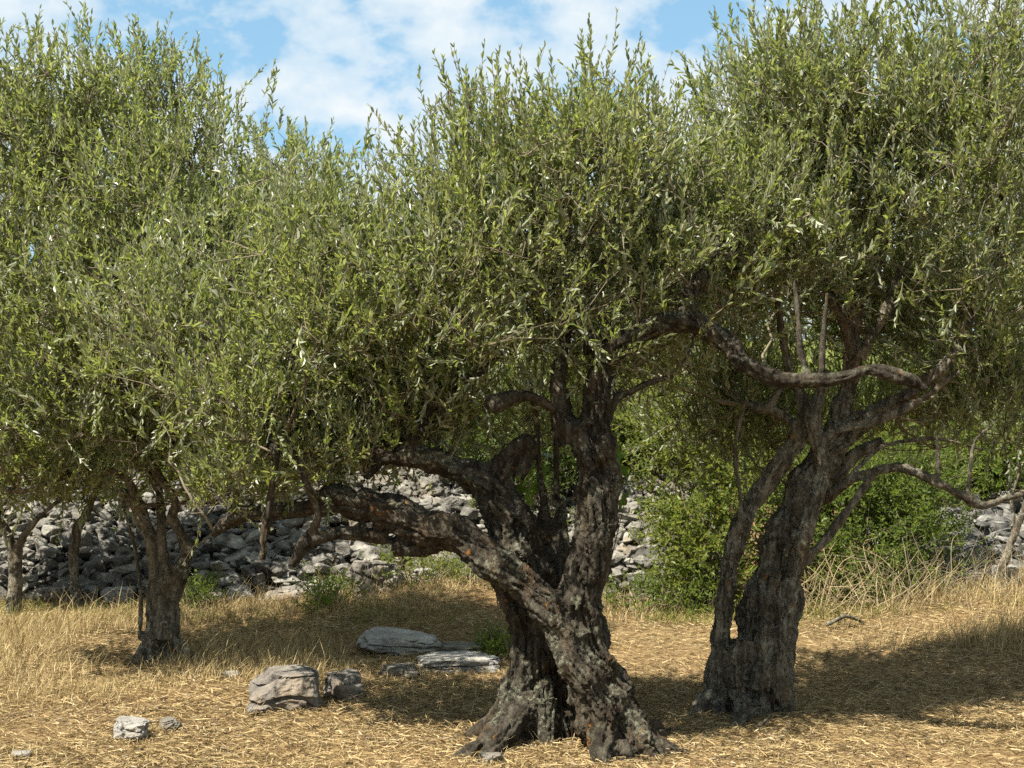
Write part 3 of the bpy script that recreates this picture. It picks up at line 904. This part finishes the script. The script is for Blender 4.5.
def rubble(name, label, x0, x1, y0, y1, h0, h1, n, smin, smax, seed, mat='stone'):
    """dry-laid rubble bank: an earth-dark core and stones bedded on its face and top"""
    q = np.random.default_rng(seed)
    acc = Acc()
    for i in range(n):
        u = q.random() ** 0.85
        X = q.uniform(x0, x1)
        wav = 0.35 * (vnoise(np.array([[X * 0.7, seed, 0.]]), 5)[0] - 0.5)
        Y = y0 + wav + (y1 - y0) * u + q.normal(0, 0.05)
        Z = float(gz(X, y0)) + h0 + (h1 - h0) * u ** 0.8 + q.normal(0, 0.03)
        s = (smin * (smax / smin) ** (q.random() ** 1.9)) * (1.5 if q.random() < 0.04 else 1) * (1.25 - 0.4 * u)
        V, Fc = TEMPL[q.integers(len(TEMPL))]
        sc = np.array([s * q.uniform(0.9, 1.6), s * q.uniform(0.8, 1.2), s * q.uniform(0.5, 0.85)])
        v = (V * sc) @ rotm(q.normal(0.25, 0.3), q.normal(0, 0.25), q.uniform(0, 6.3)).T + np.array([X, Y, Z])
        acc.add(v, Fc)
    # core sheet
    xs = np.linspace(x0 - 0.1, x1 + 0.1, 60)
    us = np.linspace(0, 1, 12)
    XX, UU = np.meshgrid(xs, us)
    wav = 0.35 * (vnoise(np.stack([XX.ravel() * 0.7, np.full(XX.size, seed), np.zeros(XX.size)], 1), 5) - 0.5).reshape(XX.shape)
    YY = y0 + wav + (y1 - y0) * UU + 0.08
    ZZ = gz(XX, np.full_like(XX, y0)) + h0 + (h1 - h0) * UU ** 0.8 - 0.045
    I = np.arange(XX.size).reshape(XX.shape)
    fq = np.stack([I[:-1, :-1], I[:-1, 1:], I[1:, 1:], I[:-1, :-1], I[1:, 1:], I[1:, :-1]], -1).reshape(-1, 3)
    acc.add(np.stack([XX, YY, ZZ], -1).reshape(-1, 3), fq)
    v, f = acc.get()
    loc = np.array([(x0 + x1) / 2, y0, float(gz((x0 + x1) / 2, y0))])
    o = link(name, mesh_np(name, v - loc, f, M[mat], False), None, loc)
    return tag(o, label, "stone wall")


rubble("rubble_wall", "long dry stone wall of loose grey limestone, running behind the left and middle trees", -4.6, 1.55, 10.55, 12.2, 0.0, 0.86, 6500, 0.022, 0.092, 301)
rubble("rubble_wall", "short dark stretch of dry stone wall behind the thin slanting young tree", 3.0, 5.6, 10.5, 11.9, 0.0, 0.62, 1000, 0.035, 0.13, 302, 'shaded_stone')


def rock(name, label, x, y, d, w, h, dep, seed, mat='rock', rz=0.0, tilt=0.0, group=None, sink=0.25, cat="rock", rough=0.17, flat=0.5):
    """w, h in px at depth d; dep in metres; stands on the ground"""
    V, Fc = hull(seed, 22, 4, rough)
    V = V.copy()
    V[:, 2] = np.minimum(V[:, 2], flat + 0.12 * (V[:, 2] - flat) + 0.05 * (fbm(V * 3, 3, seed) - 0.5))
    V[:, 0] = np.sign(V[:, 0]) * np.abs(V[:, 0]) ** 0.85
    V /= np.abs(V).max(0)
    s = d / F
    P = at(x, y, d)
    hh = h * s / 2 / (1 - sink)
    v = (V * np.array([w * s / 2, dep / 2, hh])) @ rotm(0, tilt, rz).T
    loc = np.array([P[0], d, float(gz(P[0], d)) + hh * (1 - 2 * sink)])
    o = link(name, mesh_np(name, v, Fc, M[mat], False), None, loc)
    ROCKS.append((P[0], d, w * s / 2, dep / 2))
    return tag(o, label, cat, group)


def gd(x, y):
    """distance of the ground seen at x, y"""
    lo = 4.0
    for d in np.arange(4.5, 11.5, 0.02):
        p_ = at(x, y, d)
        if p_[2] <= float(gz(p_[0], d)):
            return d
    return 11.0


rock("boulder", "big flat-topped boulder in the dry grass, brown on its face, left of the big tree", 288, 700, gd(288, 712) + .15, 78, 48, .40, 11, 'rock', 0.2)
rock("boulder", "grey boulder tucked behind the right end of the brown flat-topped one", 342, 690, gd(342, 703) + .12, 40, 33, .26, 23, 'rock', 0.5)
rock("stone", "low pale stone at the left foot of the flat-topped boulder", 258, 708, gd(258, 713), 24, 10, .16, 35, 'rock', 0.3)
rock("stone", "pale whitish stone lying alone in the grass at the lower left", 134, 735, gd(134, 744) + .08, 40, 27, .20, 47, 'pale_rock', 0.1, 0.15)
rock("stone", "small dark grey stone right beside the pale whitish one", 168, 724, gd(168, 732) + .05, 26, 15, .12, 59, 'dark_rock', 0.4, -0.2)
rock("boulder", "wide pale half-buried rock in the grass between the left tree and the big tree", 400, 645, gd(400, 656) + .2, 88, 21, .5, 61, 'pale_rock', 0.0, 0.1, rough=0.14)
rock("boulder", "dark mossy stone resting on the pale flat slab beside the big trunk", 462, 650, gd(462, 660) + .1, 54, 20, .24, 73, 'dark_rock', 0.1, 0.05)
rock("stone_slab", "flat pale slab in the ground just left of the big trunk", 458, 668, gd(458, 673) + .2, 86, 16, .55, 85, 'pale_rock', 0.1, 0.03, sink=0.3)
rock("stone", "small brown stone in the grass in front of the pale slab's left end", 400, 674, gd(400, 680) + .08, 42, 17, .18, 97, 'dark_rock', -0.2)
rock("boulder", "large pointed grey boulder at the foot of the wall, above the half-buried rock", 375, 588, 10.1, 52, 46, .4, 109, 'rock', 0.5, 0.1)
foot = [(322, 602, 34, 24, "squat grey block at the wall foot, just left of the pointed boulder"),
        (285, 598, 50, 20, "long low block at the wall foot, second stone left of the pointed boulder"),
        (240, 592, 34, 24, "upright block at the wall foot, third stone left of the pointed boulder"),
        (206, 594, 30, 18, "stone at the wall foot beside the left tree's trunk, on its right"),
        (118, 590, 32, 18, "stone at the wall foot between the thin leaning stem and the left tree"),
        (52, 596, 36, 20, "stone at the wall foot between the forked tree and the thin leaning stem"),
        (425, 590, 34, 20, "stone in weeds at the wall foot, right of the pointed boulder")]
for k, (x, y, w, h, lab) in enumerate(foot):
    rock("foot_stone", lab, x, y, 10.25 + 0.1 * (k % 3), w, h, .25, 131 + 12 * k, 'rock' if k % 2 else 'pale_rock', 0.3 * k, 0, "stones at the foot of the dry wall")
foot = [(1005, 606, 30, 34, "pale squared stone under the dark wall, just right of the slanting young tree", 'pale_rock'),
        (968, 600, 36, 26, "dark block of the wall foot, just left of the slanting young tree", 'dark_rock')]
for k, (x, y, w, h, lab, mt) in enumerate(foot):
    rock("foot_stone", lab, x, y, 10.35, w, h, .25, 311 + 12 * k, mt, 0.2 * k, 0, "stones at the foot of the dry wall")
for k, (x, y, w, h, lab) in enumerate([(760, 658, 16, 7, ''), (22, 758, 22, 8, "tiny flat stone at the lower left corner of the field"), (232, 678, 18, 8, "small pale stone in the grass above the low stone's left"), (492, 762, 20, 9, "small stone among the roots at the big tree's left foot")]):
    if lab:
        rock("stone", lab, x, y, gd(x, y), w, h, .10, 401 + 7 * k, 'pale_rock' if k != 3 else 'rock', 0.4 * k, 0)


# ------------------------------------------------------------------ shrubs
def shrub(name, label, x, ybase, d, blobs, n, leaf, mat, wid=0.42, K=5, group=None, seed=0, stems=14, cat="shrub", clump=0.42, shoot=(0.10, 0.25), up=0.7):
    P0 = at(x, ybase, d)
    loc = np.array([P0[0], d, float(gz(P0[0], d))])
    root = empty(name, loc)
    tag(root, label, cat, group)
    P, od = blob_points(blobs, d, n, clump, 3.4, seed)
    P[:, 2] = np.maximum(P[:, 2], gz(P[:, 0], P[:, 1]) + 0.04)
    Dr = np.array([0, 0, up]) + od * 0.9 + rng.normal(0, 0.45, (n, 3))
    (sv, sf), (lv, lf) = shoots(P, Dr, rng.uniform(shoot[0], shoot[1], n), K, leaf, wid, 0.5, (0.7, 1.3))
    acc = Acc()
    acc.add(sv, sf)
    q = np.random.default_rng(seed)
    tg = P[q.choice(n, stems * 4)]
    st = np.stack([loc[0] + (tg[:, 0] - loc[0]) * 0.12, loc[1] + (tg[:, 1] - loc[1]) * 0.12, np.zeros(len(tg))], 1)
    st[:, 2] = gz(st[:, 0], st[:, 1]) - 0.03
    v, f = sticks(st, tg, np.full(len(tg), 0.006), np.full(len(tg), 0.002), q.normal(0, 0.06, (len(tg), 3)), 5)
    acc.add(v, f)
    tv, tf = acc.get()
    link("stems", mesh_np("stems", tv - loc, tf, M['twig']), root)
    link("foliage", mesh_np("foliage", lv - loc, lf, M[mat], False), root)
    return root


shrub("shrub", "bright green shrub in front of the wall between the two big trees", 690, 620, 10.2, [(690, 540, 0, 45, 70, .45), (705, 470, .2, 60, 65, .5), (700, 590, -.1, 48, 32, .4), (665, 470, .3, 40, 45, .4), (735, 550, 0, 40, 55, .4), (690, 420, .3, 70, 50, .5)], 1500, 0.046, 'bright_shrub', seed=501)
shrub("shrub", "dark green leafy shrub behind the leaning tree's trunk, reaching to the brush heap", 850, 612, 10.4, [(850, 545, 0, 70, 60, .5), (905, 540, .1, 60, 60, .5), (800, 540, .1, 50, 60, .4), (890, 590, -.1, 60, 25, .4), (880, 485, .3, 90, 50, .5)], 2300, 0.042, 'shrub', seed=511)
shrub("shrub", "yellow-green shrub on the bank above the brush heap, under the arched branch", 880, 520, 11.9, [(880, 470, 0, 90, 45, .6), (960, 470, .1, 80, 40, .5), (900, 505, -.2, 60, 26, .5), (800, 460, .2, 80, 50, .5)], 2000, 0.045, 'bright_shrub', seed=521)
shrub("shrub", "light green bush on the wall top at the right edge", 1005, 500, 12.0, [(1005, 470, 0, 60, 35, .5), (990, 440, .2, 70, 40, .5)], 1100, 0.05, 'shrub', seed=531)
shrub("shrub", "yellow-green bush on the wall top between the big tree and the leaning one", 640, 470, 12.2, [(630, 440, 0, 70, 50, .5), (720, 440, 0, 80, 60, .5), (700, 390, .3, 80, 50, .5)], 1500, 0.05, 'bright_shrub', seed=541)
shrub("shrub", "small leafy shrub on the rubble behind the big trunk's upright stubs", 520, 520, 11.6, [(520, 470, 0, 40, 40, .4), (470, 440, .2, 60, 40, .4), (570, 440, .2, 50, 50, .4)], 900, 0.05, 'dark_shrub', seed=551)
shrub("shrub", "green bush on the wall top in the gap left of the big tree", 390, 470, 12.3, [(390, 440, 0, 80, 35, .5), (300, 450, 0, 90, 40, .5)], 1100, 0.05, 'bright_shrub', seed=561)
shrub("shrub", "scrubby bush on the wall top behind the left tree", 180, 500, 12.4, [(180, 460, 0, 100, 45, .5), (60, 470, 0, 110, 40, .5)], 1300, 0.05, 'shrub', seed=571)
# low weeds by the walls
weeds = [(640, 630, 9.9, 50, 18, "low green weeds at the wall foot just right of the big trunk"),
         (415, 600, 10.2, 50, 20, "yellowing weeds on the grassy bank left of the big trunk"),
         (470, 585, 10.4, 40, 22, "pale green weeds on the rubble, under the big tree's bent arm"),
         (330, 612, 9.9, 24, 14, "leafy green weed in the grass below the pointed boulder"),
         (497, 652, 8.4, 10, 8, "small leafy weed pressed against the big trunk's left side"),
         (196, 595, 10.1, 20, 14, "green weed at the wall foot right of the left trunk"),
         (690, 610, 9.9, 40, 22, "green weeds at the foot of the bright green shrub")]
for k, (x, y, d, rx, ry, lab) in enumerate(weeds):
    zg = float(gz(at(x, y, d)[0], d))
    yb = 400 - (zg - CAMZ) * F / d
    shrub("weed", lab, x, yb, d, [(x, yb - ry * 0.6, 0, rx * 1.2, ry, .35)], 110, 0.035, 'bright_shrub' if k in (1, 2) else 'shrub', 0.4, 4, "green weeds along the wall", 600 + k, 8, "weed", 0.3, (0.06, 0.16), 1.0)


# fig sapling with big lobed leaves behind the trunk
def fig(label, pts, stem, d):
    P0 = at(stem[0], stem[1], d)
    loc = np.array([P0[0], d, float(gz(P0[0], d))])
    root = empty("fig_sapling", loc)
    tag(root, label, "sapling")
    av, af = [], []
    n = 0
    q = np.random.default_rng(77)
    acc = Acc()
    ang = np.linspace(0, 2 * math.pi, 25)[:-1]
    rad = 0.45 + 0.55 * np.abs(np.cos(2.5 * (ang))) ** 0.8
    rad *= np.where(np.cos(ang) < -0.75, 0.55, 1)
    for (x, y, dd, s) in pts:
        c_ = at(x, y, d + dd)
        rz = q.uniform(0, 6.3)
        Rm = rotm(q.normal(0.9, 0.4), q.normal(0, 0.35), rz)
        v = np.stack([np.cos(ang) * rad * s, np.sin(ang) * rad * s, 0.25 * s * (rad ** 2) * -0.5], 1)
        v = np.vstack([v, [[0, 0, 0]]]) @ Rm.T + c_
        f = [(24, j, (j + 1) % 24) for j in range(24)]
        acc.add(v, np.array(f))
    v, f = acc.get()
    link("foliage", mesh_np("fig_foliage", v - loc, f, M['fig'], True), root)
    tg = np.array([at(x, y, d + dd) for x, y, dd, s in pts])
    st = np.repeat(loc[None] + np.array([[0, 0, -0.02]]), len(tg), 0) + q.normal(0, 0.03, (len(tg), 3)) * np.array([1, 1, 0])
    vv, ff = sticks(st, tg, np.full(len(tg), 0.006), np.full(len(tg), 0.002), q.normal(0, 0.08, (len(tg), 3)), 6)
    link("stems", mesh_np("fig_stems", vv - loc, ff, M['twig']), root)


fig("fig sapling with big bright lobed leaves, growing behind the big trunk's fork",
    [(516, 490, 0, .06), (522, 478, .05, .055), (530, 468, .05, .06), (536, 484, .1, .05), (512, 500, .1, .05), (540, 470, .0, .05), (528, 498, .05, .06), (545, 490, .1, .05), (508, 478, .1, .05),
     (534, 455, .1, .05), (620, 470, .1, .055), (628, 485, .1, .05), (622, 500, .15, .05), (615, 455, .15, .05), (548, 455, .1, .045), (555, 470, .15, .05), (470, 530, .2, .04)], (560, 650), 6.75)


# dry brush heap
def brush(name, label, x, y, d, rx, h, n, seed, mat='dead_twig', ln=(0.4, 1.1), up=0.5):
    q = np.random.default_rng(seed)
    P0 = at(x, y, d)
    loc = np.array([P0[0], d, float(gz(P0[0], d))])
    acc = Acc()
    for i in range(n):
        a = np.array([loc[0] + q.uniform(-rx, rx), d + q.normal(0, 0.22), 0])
        a[2] = float(gz(a[0], a[1])) + abs(q.normal(0, h * 0.22))
        dr = unit(np.array([q.normal(0, 0.6), q.normal(0, 0.4), abs(q.normal(up, 0.4))]))
        Ln = q.uniform(*ln)
        b_ = a + dr * Ln
        m_ = (a + b_) / 2 + q.normal(0, 0.09 * Ln, 3)
        b_[2] = max(b_[2] - 0.25 * Ln * q.random(), float(gz(b_[0], b_[1])) + 0.01)
        b_[2] = min(b_[2], loc[2] + h)
        pth = catmull([a, m_, b_], 9)
        r = q.uniform(0.0011, 0.0034)
        v, f = tube(pth, np.linspace(r, r * 0.4, 9), 4)
        acc.add(v, f)
    v, f = acc.get()
    o = link(name, mesh_np(name, v - loc, f, M[mat]), None, loc)
    return tag(o, label, "brush")


brush("brush_heap", "tangled heap of bare dry twigs behind the leaning tree", 850, 630, 9.7, .5, .5, 230, 701, ln=(0.15, 0.5), up=0.75)
brush("brush_heap", "low reddish-brown heap of dry brush in front of the dark wall", 935, 625, 9.9, .42, .5, 90, 702, 'twig', (0.25, 0.7), 0.6)
# forked dead branch on the ground
def dead(name, label, strands, d):
    P = at(strands[0][0][0], strands[0][0][1], d)
    loc = np.array([P[0], d, float(gz(P[0], d))])
    acc = Acc()
    for s in strands:
        pth, rad = strand(s, d)
        v, f = tube(pth, rad, 7, 0.2, 3)
        acc.add(v, f)
    v, f = acc.get()
    low = v[:, 2].min()
    v[:, 2] += loc[2] - low - 0.005
    o = link(name, mesh_np(name, v - loc, f, M['bark_pale']), None, loc)
    return tag(o, label, "branch")


dead("fallen_branch", "bent dead branch lying before the heap of dry twigs", [[(826, 636, 0, 2.2), (838, 630, 0, 2.0), (846, 627, 0, 1.9), (858, 631, .1, 1.6), (870, 637, .2, 1.0)], [(846, 627, 0, 1.6), (836, 632, .25, 1.1)]], 9.1)
dead("fallen_stick", "short dry stick lying at the foot of the leaning tree", [[(752, 720, -.35, 2.2), (760, 714, -.35, 2), (770, 706, -.33, 1.5)]], 6.75)

# ------------------------------------------------------------------ grass
def blades(P, D, Ln, W, droop):
    n = len(P)
    D = unit(D)
    side = unit(np.cross(D, rng.normal(size=(n, 3))))
    V = np.empty((n, 5, 3))
    Ln_, W_ = Ln[:, None], W[:, None]
    mid = P + D * Ln_ * 0.55
    tip = P + D * Ln_ + droop * Ln_
    V[:, 0] = P + side * W_
    V[:, 1] = P - side * W_
    V[:, 2] = mid - side * W_ * 0.75 + droop * Ln_ * 0.2
    V[:, 3] = mid + side * W_ * 0.75 + droop * Ln_ * 0.2
    V[:, 4] = tip
    b_ = np.arange(n)[:, None] * 5
    Fq = np.concatenate([b_ + np.array([0, 1, 2]), b_ + np.array([0, 2, 3]), b_ + np.array([3, 2, 4])], 0)
    return V.reshape(-1, 3), Fq


def field(n, ylo, yhi, margin=0.5, bias=1.0):
    t = rng.random(n) ** bias
    Y = ylo + (yhi - ylo) * t
    X = rng.uniform(-1, 1, n) * (0.366 * Y + margin)
    return X, Y


# straw lying flat
n = 230000
X, Y = field(n, 5.1, 10.9, bias=1.25)
bare = fbm(np.stack([X * 1.4, Y * 1.4, np.zeros(n)], 1), 4, 31)
keep = rng.random(n) < 0.42 + 0.7 * smooth(0.40, 0.54, bare)
X, Y = X[keep], Y[keep]
n = len(X)
Z = gz(X, Y) + rng.uniform(0.0, 0.018, n)
a = rng.uniform(0, 6.3, n)
D = np.stack([np.cos(a), np.sin(a), rng.normal(0.10, 0.16, n)], 1)
v, f = blades(np.stack([X, Y, Z], 1), D, rng.uniform(0.015, 0.085, n), rng.uniform(0.0009, 0.0024, n), np.stack([rng.normal(0, 0.15, n), rng.normal(0, 0.15, n), np.full(n, -0.08)], 1))
o = link("mown_straw", mesh_np("mown_straw", v, f, M['mown'], False))
tag(o, "mown dry straw littering the ground under the trees", "straw", kind="stuff")

# fallen olive leaves and chaff among the straw
n = 13000
X, Y = field(n, 5.1, 10.6, bias=1.2)
keep = fbm(np.stack([X * 2.1, Y * 2.1, np.zeros(n)], 1), 3, 61) > 0.46
X, Y = X[keep], Y[keep]
n = len(X)
a = rng.uniform(0, 6.3, n)
v, f = leaf_mesh(np.stack([X, Y, gz(X, Y) + rng.uniform(0.006, 0.028, n)], 1), np.stack([np.cos(a), np.sin(a), rng.normal(0, 0.25, n)], 1), np.array([0, 0, 1.]) + rng.normal(0, 0.4, (n, 3)), rng.uniform(0.02, 0.042, n), rng.uniform(0.005, 0.010, n))
o = link("leaf_litter", mesh_np("leaf_litter", v, f, M['litter'], False))
tag(o, "fallen dry olive leaves scattered over the straw", "leaves", kind="stuff")

# standing dry grass, patchy: taller on the left and before the wall
n = 130000
X, Y = field(n, 5.4, 10.9)
pn = fbm(np.stack([X * 1.3, Y * 1.3, np.zeros(n)], 1), 3, 77)
left = smooth(0.2, -1.6, X) * smooth(6.6, 7.6, Y)
right = smooth(1.7, 2.4, X) * smooth(7.2, 8.6, Y) * 1.2
wallf = smooth(8.8, 10.0, Y)
dens = np.clip(0.10 + 0.85 * left + 0.75 * right + 0.6 * wallf * (X < 1.9), 0, 1) * smooth(0.40, 0.66, pn + 0.06 * left)
dens *= 1 - 0.85 * np.exp(-((X - 1.3) / 1.2) ** 2) * (Y < 9.4)
keep = rng.random(n) < dens
# tufts the mower missed round stones and trunk feet
for (rx_, ry_, ra, rb) in ROCKS + [(at(540, 745, 6.1)[0], 6.15, .27, .25), (at(620, 750, 6.1)[0], 6.0, .28, .22), (at(750, 712, 6.75)[0], 6.8, .27, .22), (at(160, 662, 8.1)[0], 8.1, .2, .17)]:
    q_ = 40 + int(520 * ra)
    a_ = rng.uniform(0, 6.3, q_)
    k_ = rng.normal(1.06, 0.10, q_)
    X = np.concatenate([X, rx_ + np.cos(a_) * ra * k_])
    Y = np.concatenate([Y, ry_ + np.sin(a_) * rb * k_])
    keep = np.concatenate([keep, vnoise(np.stack([a_ * 2, np.full(q_, rx_ * 9), np.full(q_, ry_)], 1), 4) > 0.35])
ex = len(X) - n
pn = np.concatenate([pn, np.full(ex, 0.4)])
left, right, wallf = (np.concatenate([q_, np.zeros(ex)]) for q_ in (left, right, wallf))
X, Y = X[keep], Y[keep]
n = len(X)
hgt = rng.uniform(0.035, 0.115, n) * (0.6 + 0.8 * pn[keep]) * (0.55 + 0.6 * np.clip(left[keep] + right[keep] + wallf[keep], 0, 1))
tall = rng.random(n) < 0.06
hgt = np.where(tall, hgt * 2.4, hgt) * (1 + 0.6 * np.clip(right[keep], 0, 1))
D = np.stack([rng.normal(0.08, 0.3, n), rng.normal(0, 0.3, n), np.ones(n)], 1)
v, f = blades(np.stack([X, Y, gz(X, Y) - 0.005], 1), D, hgt, rng.uniform(0.0010, 0.0022, n), np.stack([rng.normal(0.05, 0.25, n), rng.normal(0, 0.25, n), np.full(n, -0.12)], 1))
o = link("dry_grass", mesh_np("dry_grass", v, f, M['straw'], False))
tag(o, "standing dry yellow grass in patches across the field", "grass", kind="stuff")

# small weeds rooted in the joints of the wall
n = 420
X = rng.uniform(-4.4, 1.6, n)
Y = rng.uniform(10.6, 12.2, n)
u = (Y - 10.55) / 1.65
Z = gz(X, np.full(n, 10.55)) + 0.86 * u ** 0.8 + 0.02
keep = fbm(np.stack([X * 1.8, Y * 1.8, np.zeros(n)], 1), 2, 81) > 0.50
P = np.stack([X, Y, Z], 1)[keep]
(sv, sf), (lv, lf) = shoots(P, np.array([0, -0.25, 0.9]) + rng.normal(0, 0.4, (len(P), 3)), rng.uniform(0.06, 0.2, len(P)), 5, 0.035, 0.4, 0.5, (0.7, 1.3))
o = link("wall_weeds", mesh_np("wall_weeds", lv, lf, M['bright_shrub'], False))
tag(o, "small weeds growing in the joints of the rubble wall", "weeds", kind="stuff")

# green tinge in the grass before the wall
n = 38000
X, Y = field(n, 8.6, 11.2)
pn = fbm(np.stack([X * 1.7, Y * 1.7, np.zeros(n)], 1), 3, 99)
w = smooth(0.50, 0.62, pn) * smooth(9.0, 10.0, Y) * (0.4 + np.exp(-((X + 0.5) / 0.7) ** 2) + np.exp(-((X - 1.1) / 0.6) ** 2))
keep = rng.random(n) < np.clip(w, 0, 1)
X, Y = X[keep], Y[keep]
n = len(X)
D = np.stack([rng.normal(0, 0.5, n), rng.normal(0, 0.5, n), np.ones(n)], 1)
v, f = blades(np.stack([X, Y, gz(X, Y) - 0.005], 1), D, rng.uniform(0.05, 0.16, n), rng.uniform(0.0015, 0.004, n), np.stack([rng.normal(0, 0.3, n), rng.normal(0, 0.3, n), np.full(n, -0.1)], 1))
o = link("green_grass", mesh_np("green_grass", v, f, M['weed'], False))
tag(o, "patchy green and yellow grass at the foot of the wall", "grass", kind="stuff")

# low scrub over the hillside beyond the wall
n = 16000
Y = 12.6 + 22 * rng.random(n) ** 1.6
X = rng.uniform(-1, 1, n) * (0.42 * Y + 2)
P = np.stack([X, Y, np.zeros(n)], 1)
pn = fbm(P * 0.9, 3, 55)
keep = pn > 0.45
P, pn = P[keep], pn[keep]
P[:, 2] = gz(P[:, 0], P[:, 1]) + rng.random(len(P)) * np.clip((pn - 0.42) * 4, 0.05, 0.7)
(sv, sf), (lv, lf) = shoots(P, np.array([0, 0, 0.8]) + rng.normal(0, 0.6, (len(P), 3)), rng.uniform(0.12, 0.3, len(P)), 4, 0.075, 0.42, 0.5, (0.7, 1.3))
o = link("hillside_scrub", mesh_np("hillside_scrub", lv, lf, M['bright_shrub'], False))
tag(o, "low yellow-green scrub covering the hillside beyond the wall", "scrub", kind="stuff")

# ------------------------------------------------------------------ sky, sun
SUN_EL, SUN_AZ = 56.0, -124.0        # azimuth measured from +Y (view direction) towards +X; negative is left
w = bpy.data.worlds.new("World")
scene.world = w
w.use_nodes = True
nt = w.node_tree
nt.nodes.clear()
L = nt.links.new
out = nt.nodes.new("ShaderNodeOutputWorld")
sky = nt.nodes.new("ShaderNodeTexSky")
sky.sky_type = 'NISHITA'
sky.sun_disc = False
sky.sun_elevation = R(SUN_EL)
sky.sun_rotation = R(SUN_AZ)
sky.air_density = 1.0
sky.dust_density = 0.4
sky.ozone_density = 1.6
tc = nt.nodes.new("ShaderNodeTexCoord")
mp = N(nt, "ShaderNodeMapping")
mp.inputs["Scale"].default_value = (1.0, 1.0, 1.55)
mp.inputs["Location"].default_value = (0.37, 0.1, 0.22)
L(tc.outputs["Generated"], mp.inputs["Vector"])
n1 = noise(nt, mp.outputs[0], 13, 7, 0.55)
cov = ramp(nt, n1, [(0.39, (0, 0, 0)), (0.47, (0.6,) * 3), (0.58, (0.95,) * 3)])
n2 = noise(nt, mp.outputs[0], 16, 5, 0.6)
cl = ramp(nt, n2, [(0.3, (5.0, 6.0, 6.7)), (0.65, (6.6, 6.9, 7.0))])
veil = mix(nt, 0.40, sky.outputs[0], (3.0, 6.1, 8.1))
c = mix(nt, cov, veil, cl)
bg = nt.nodes.new("ShaderNodeBackground")
bg.inputs["Strength"].default_value = 0.05
L(c, bg.inputs["Color"])
L(bg.outputs[0], out.inputs[0])

sd = bpy.data.lights.new("sun", 'SUN')
sd.energy = 5.0
sd.angle = R(0.55)
sd.color = (1.0, 0.94, 0.84)
so = bpy.data.objects.new("sun", sd)
col.objects.link(so)
az, el = R(SUN_AZ), R(SUN_EL)
dirv = np.array([math.sin(az) * math.cos(el), math.cos(az) * math.cos(el), math.sin(el)])   # towards the sun
import mathutils
so.rotation_euler = mathutils.Vector(dirv.tolist()).to_track_quat('Z', 'Y').to_euler()
so.location = (dirv * 30).tolist()

# ------------------------------------------------------------------ render settings
vs = scene.view_settings
vs.view_transform = 'Standard'
vs.look = 'None'
vs.gamma = 1
vs.use_curve_mapping = False
vs.exposure = 1.52
cy = scene.cycles
cy.max_bounces = 8
cy.diffuse_bounces = 5
cy.glossy_bounces = 2
cy.transmission_bounces = 4
cy.transparent_max_bounces = 4
cy.caustics_reflective = False
cy.caustics_refractive = False
cy.use_denoising = False
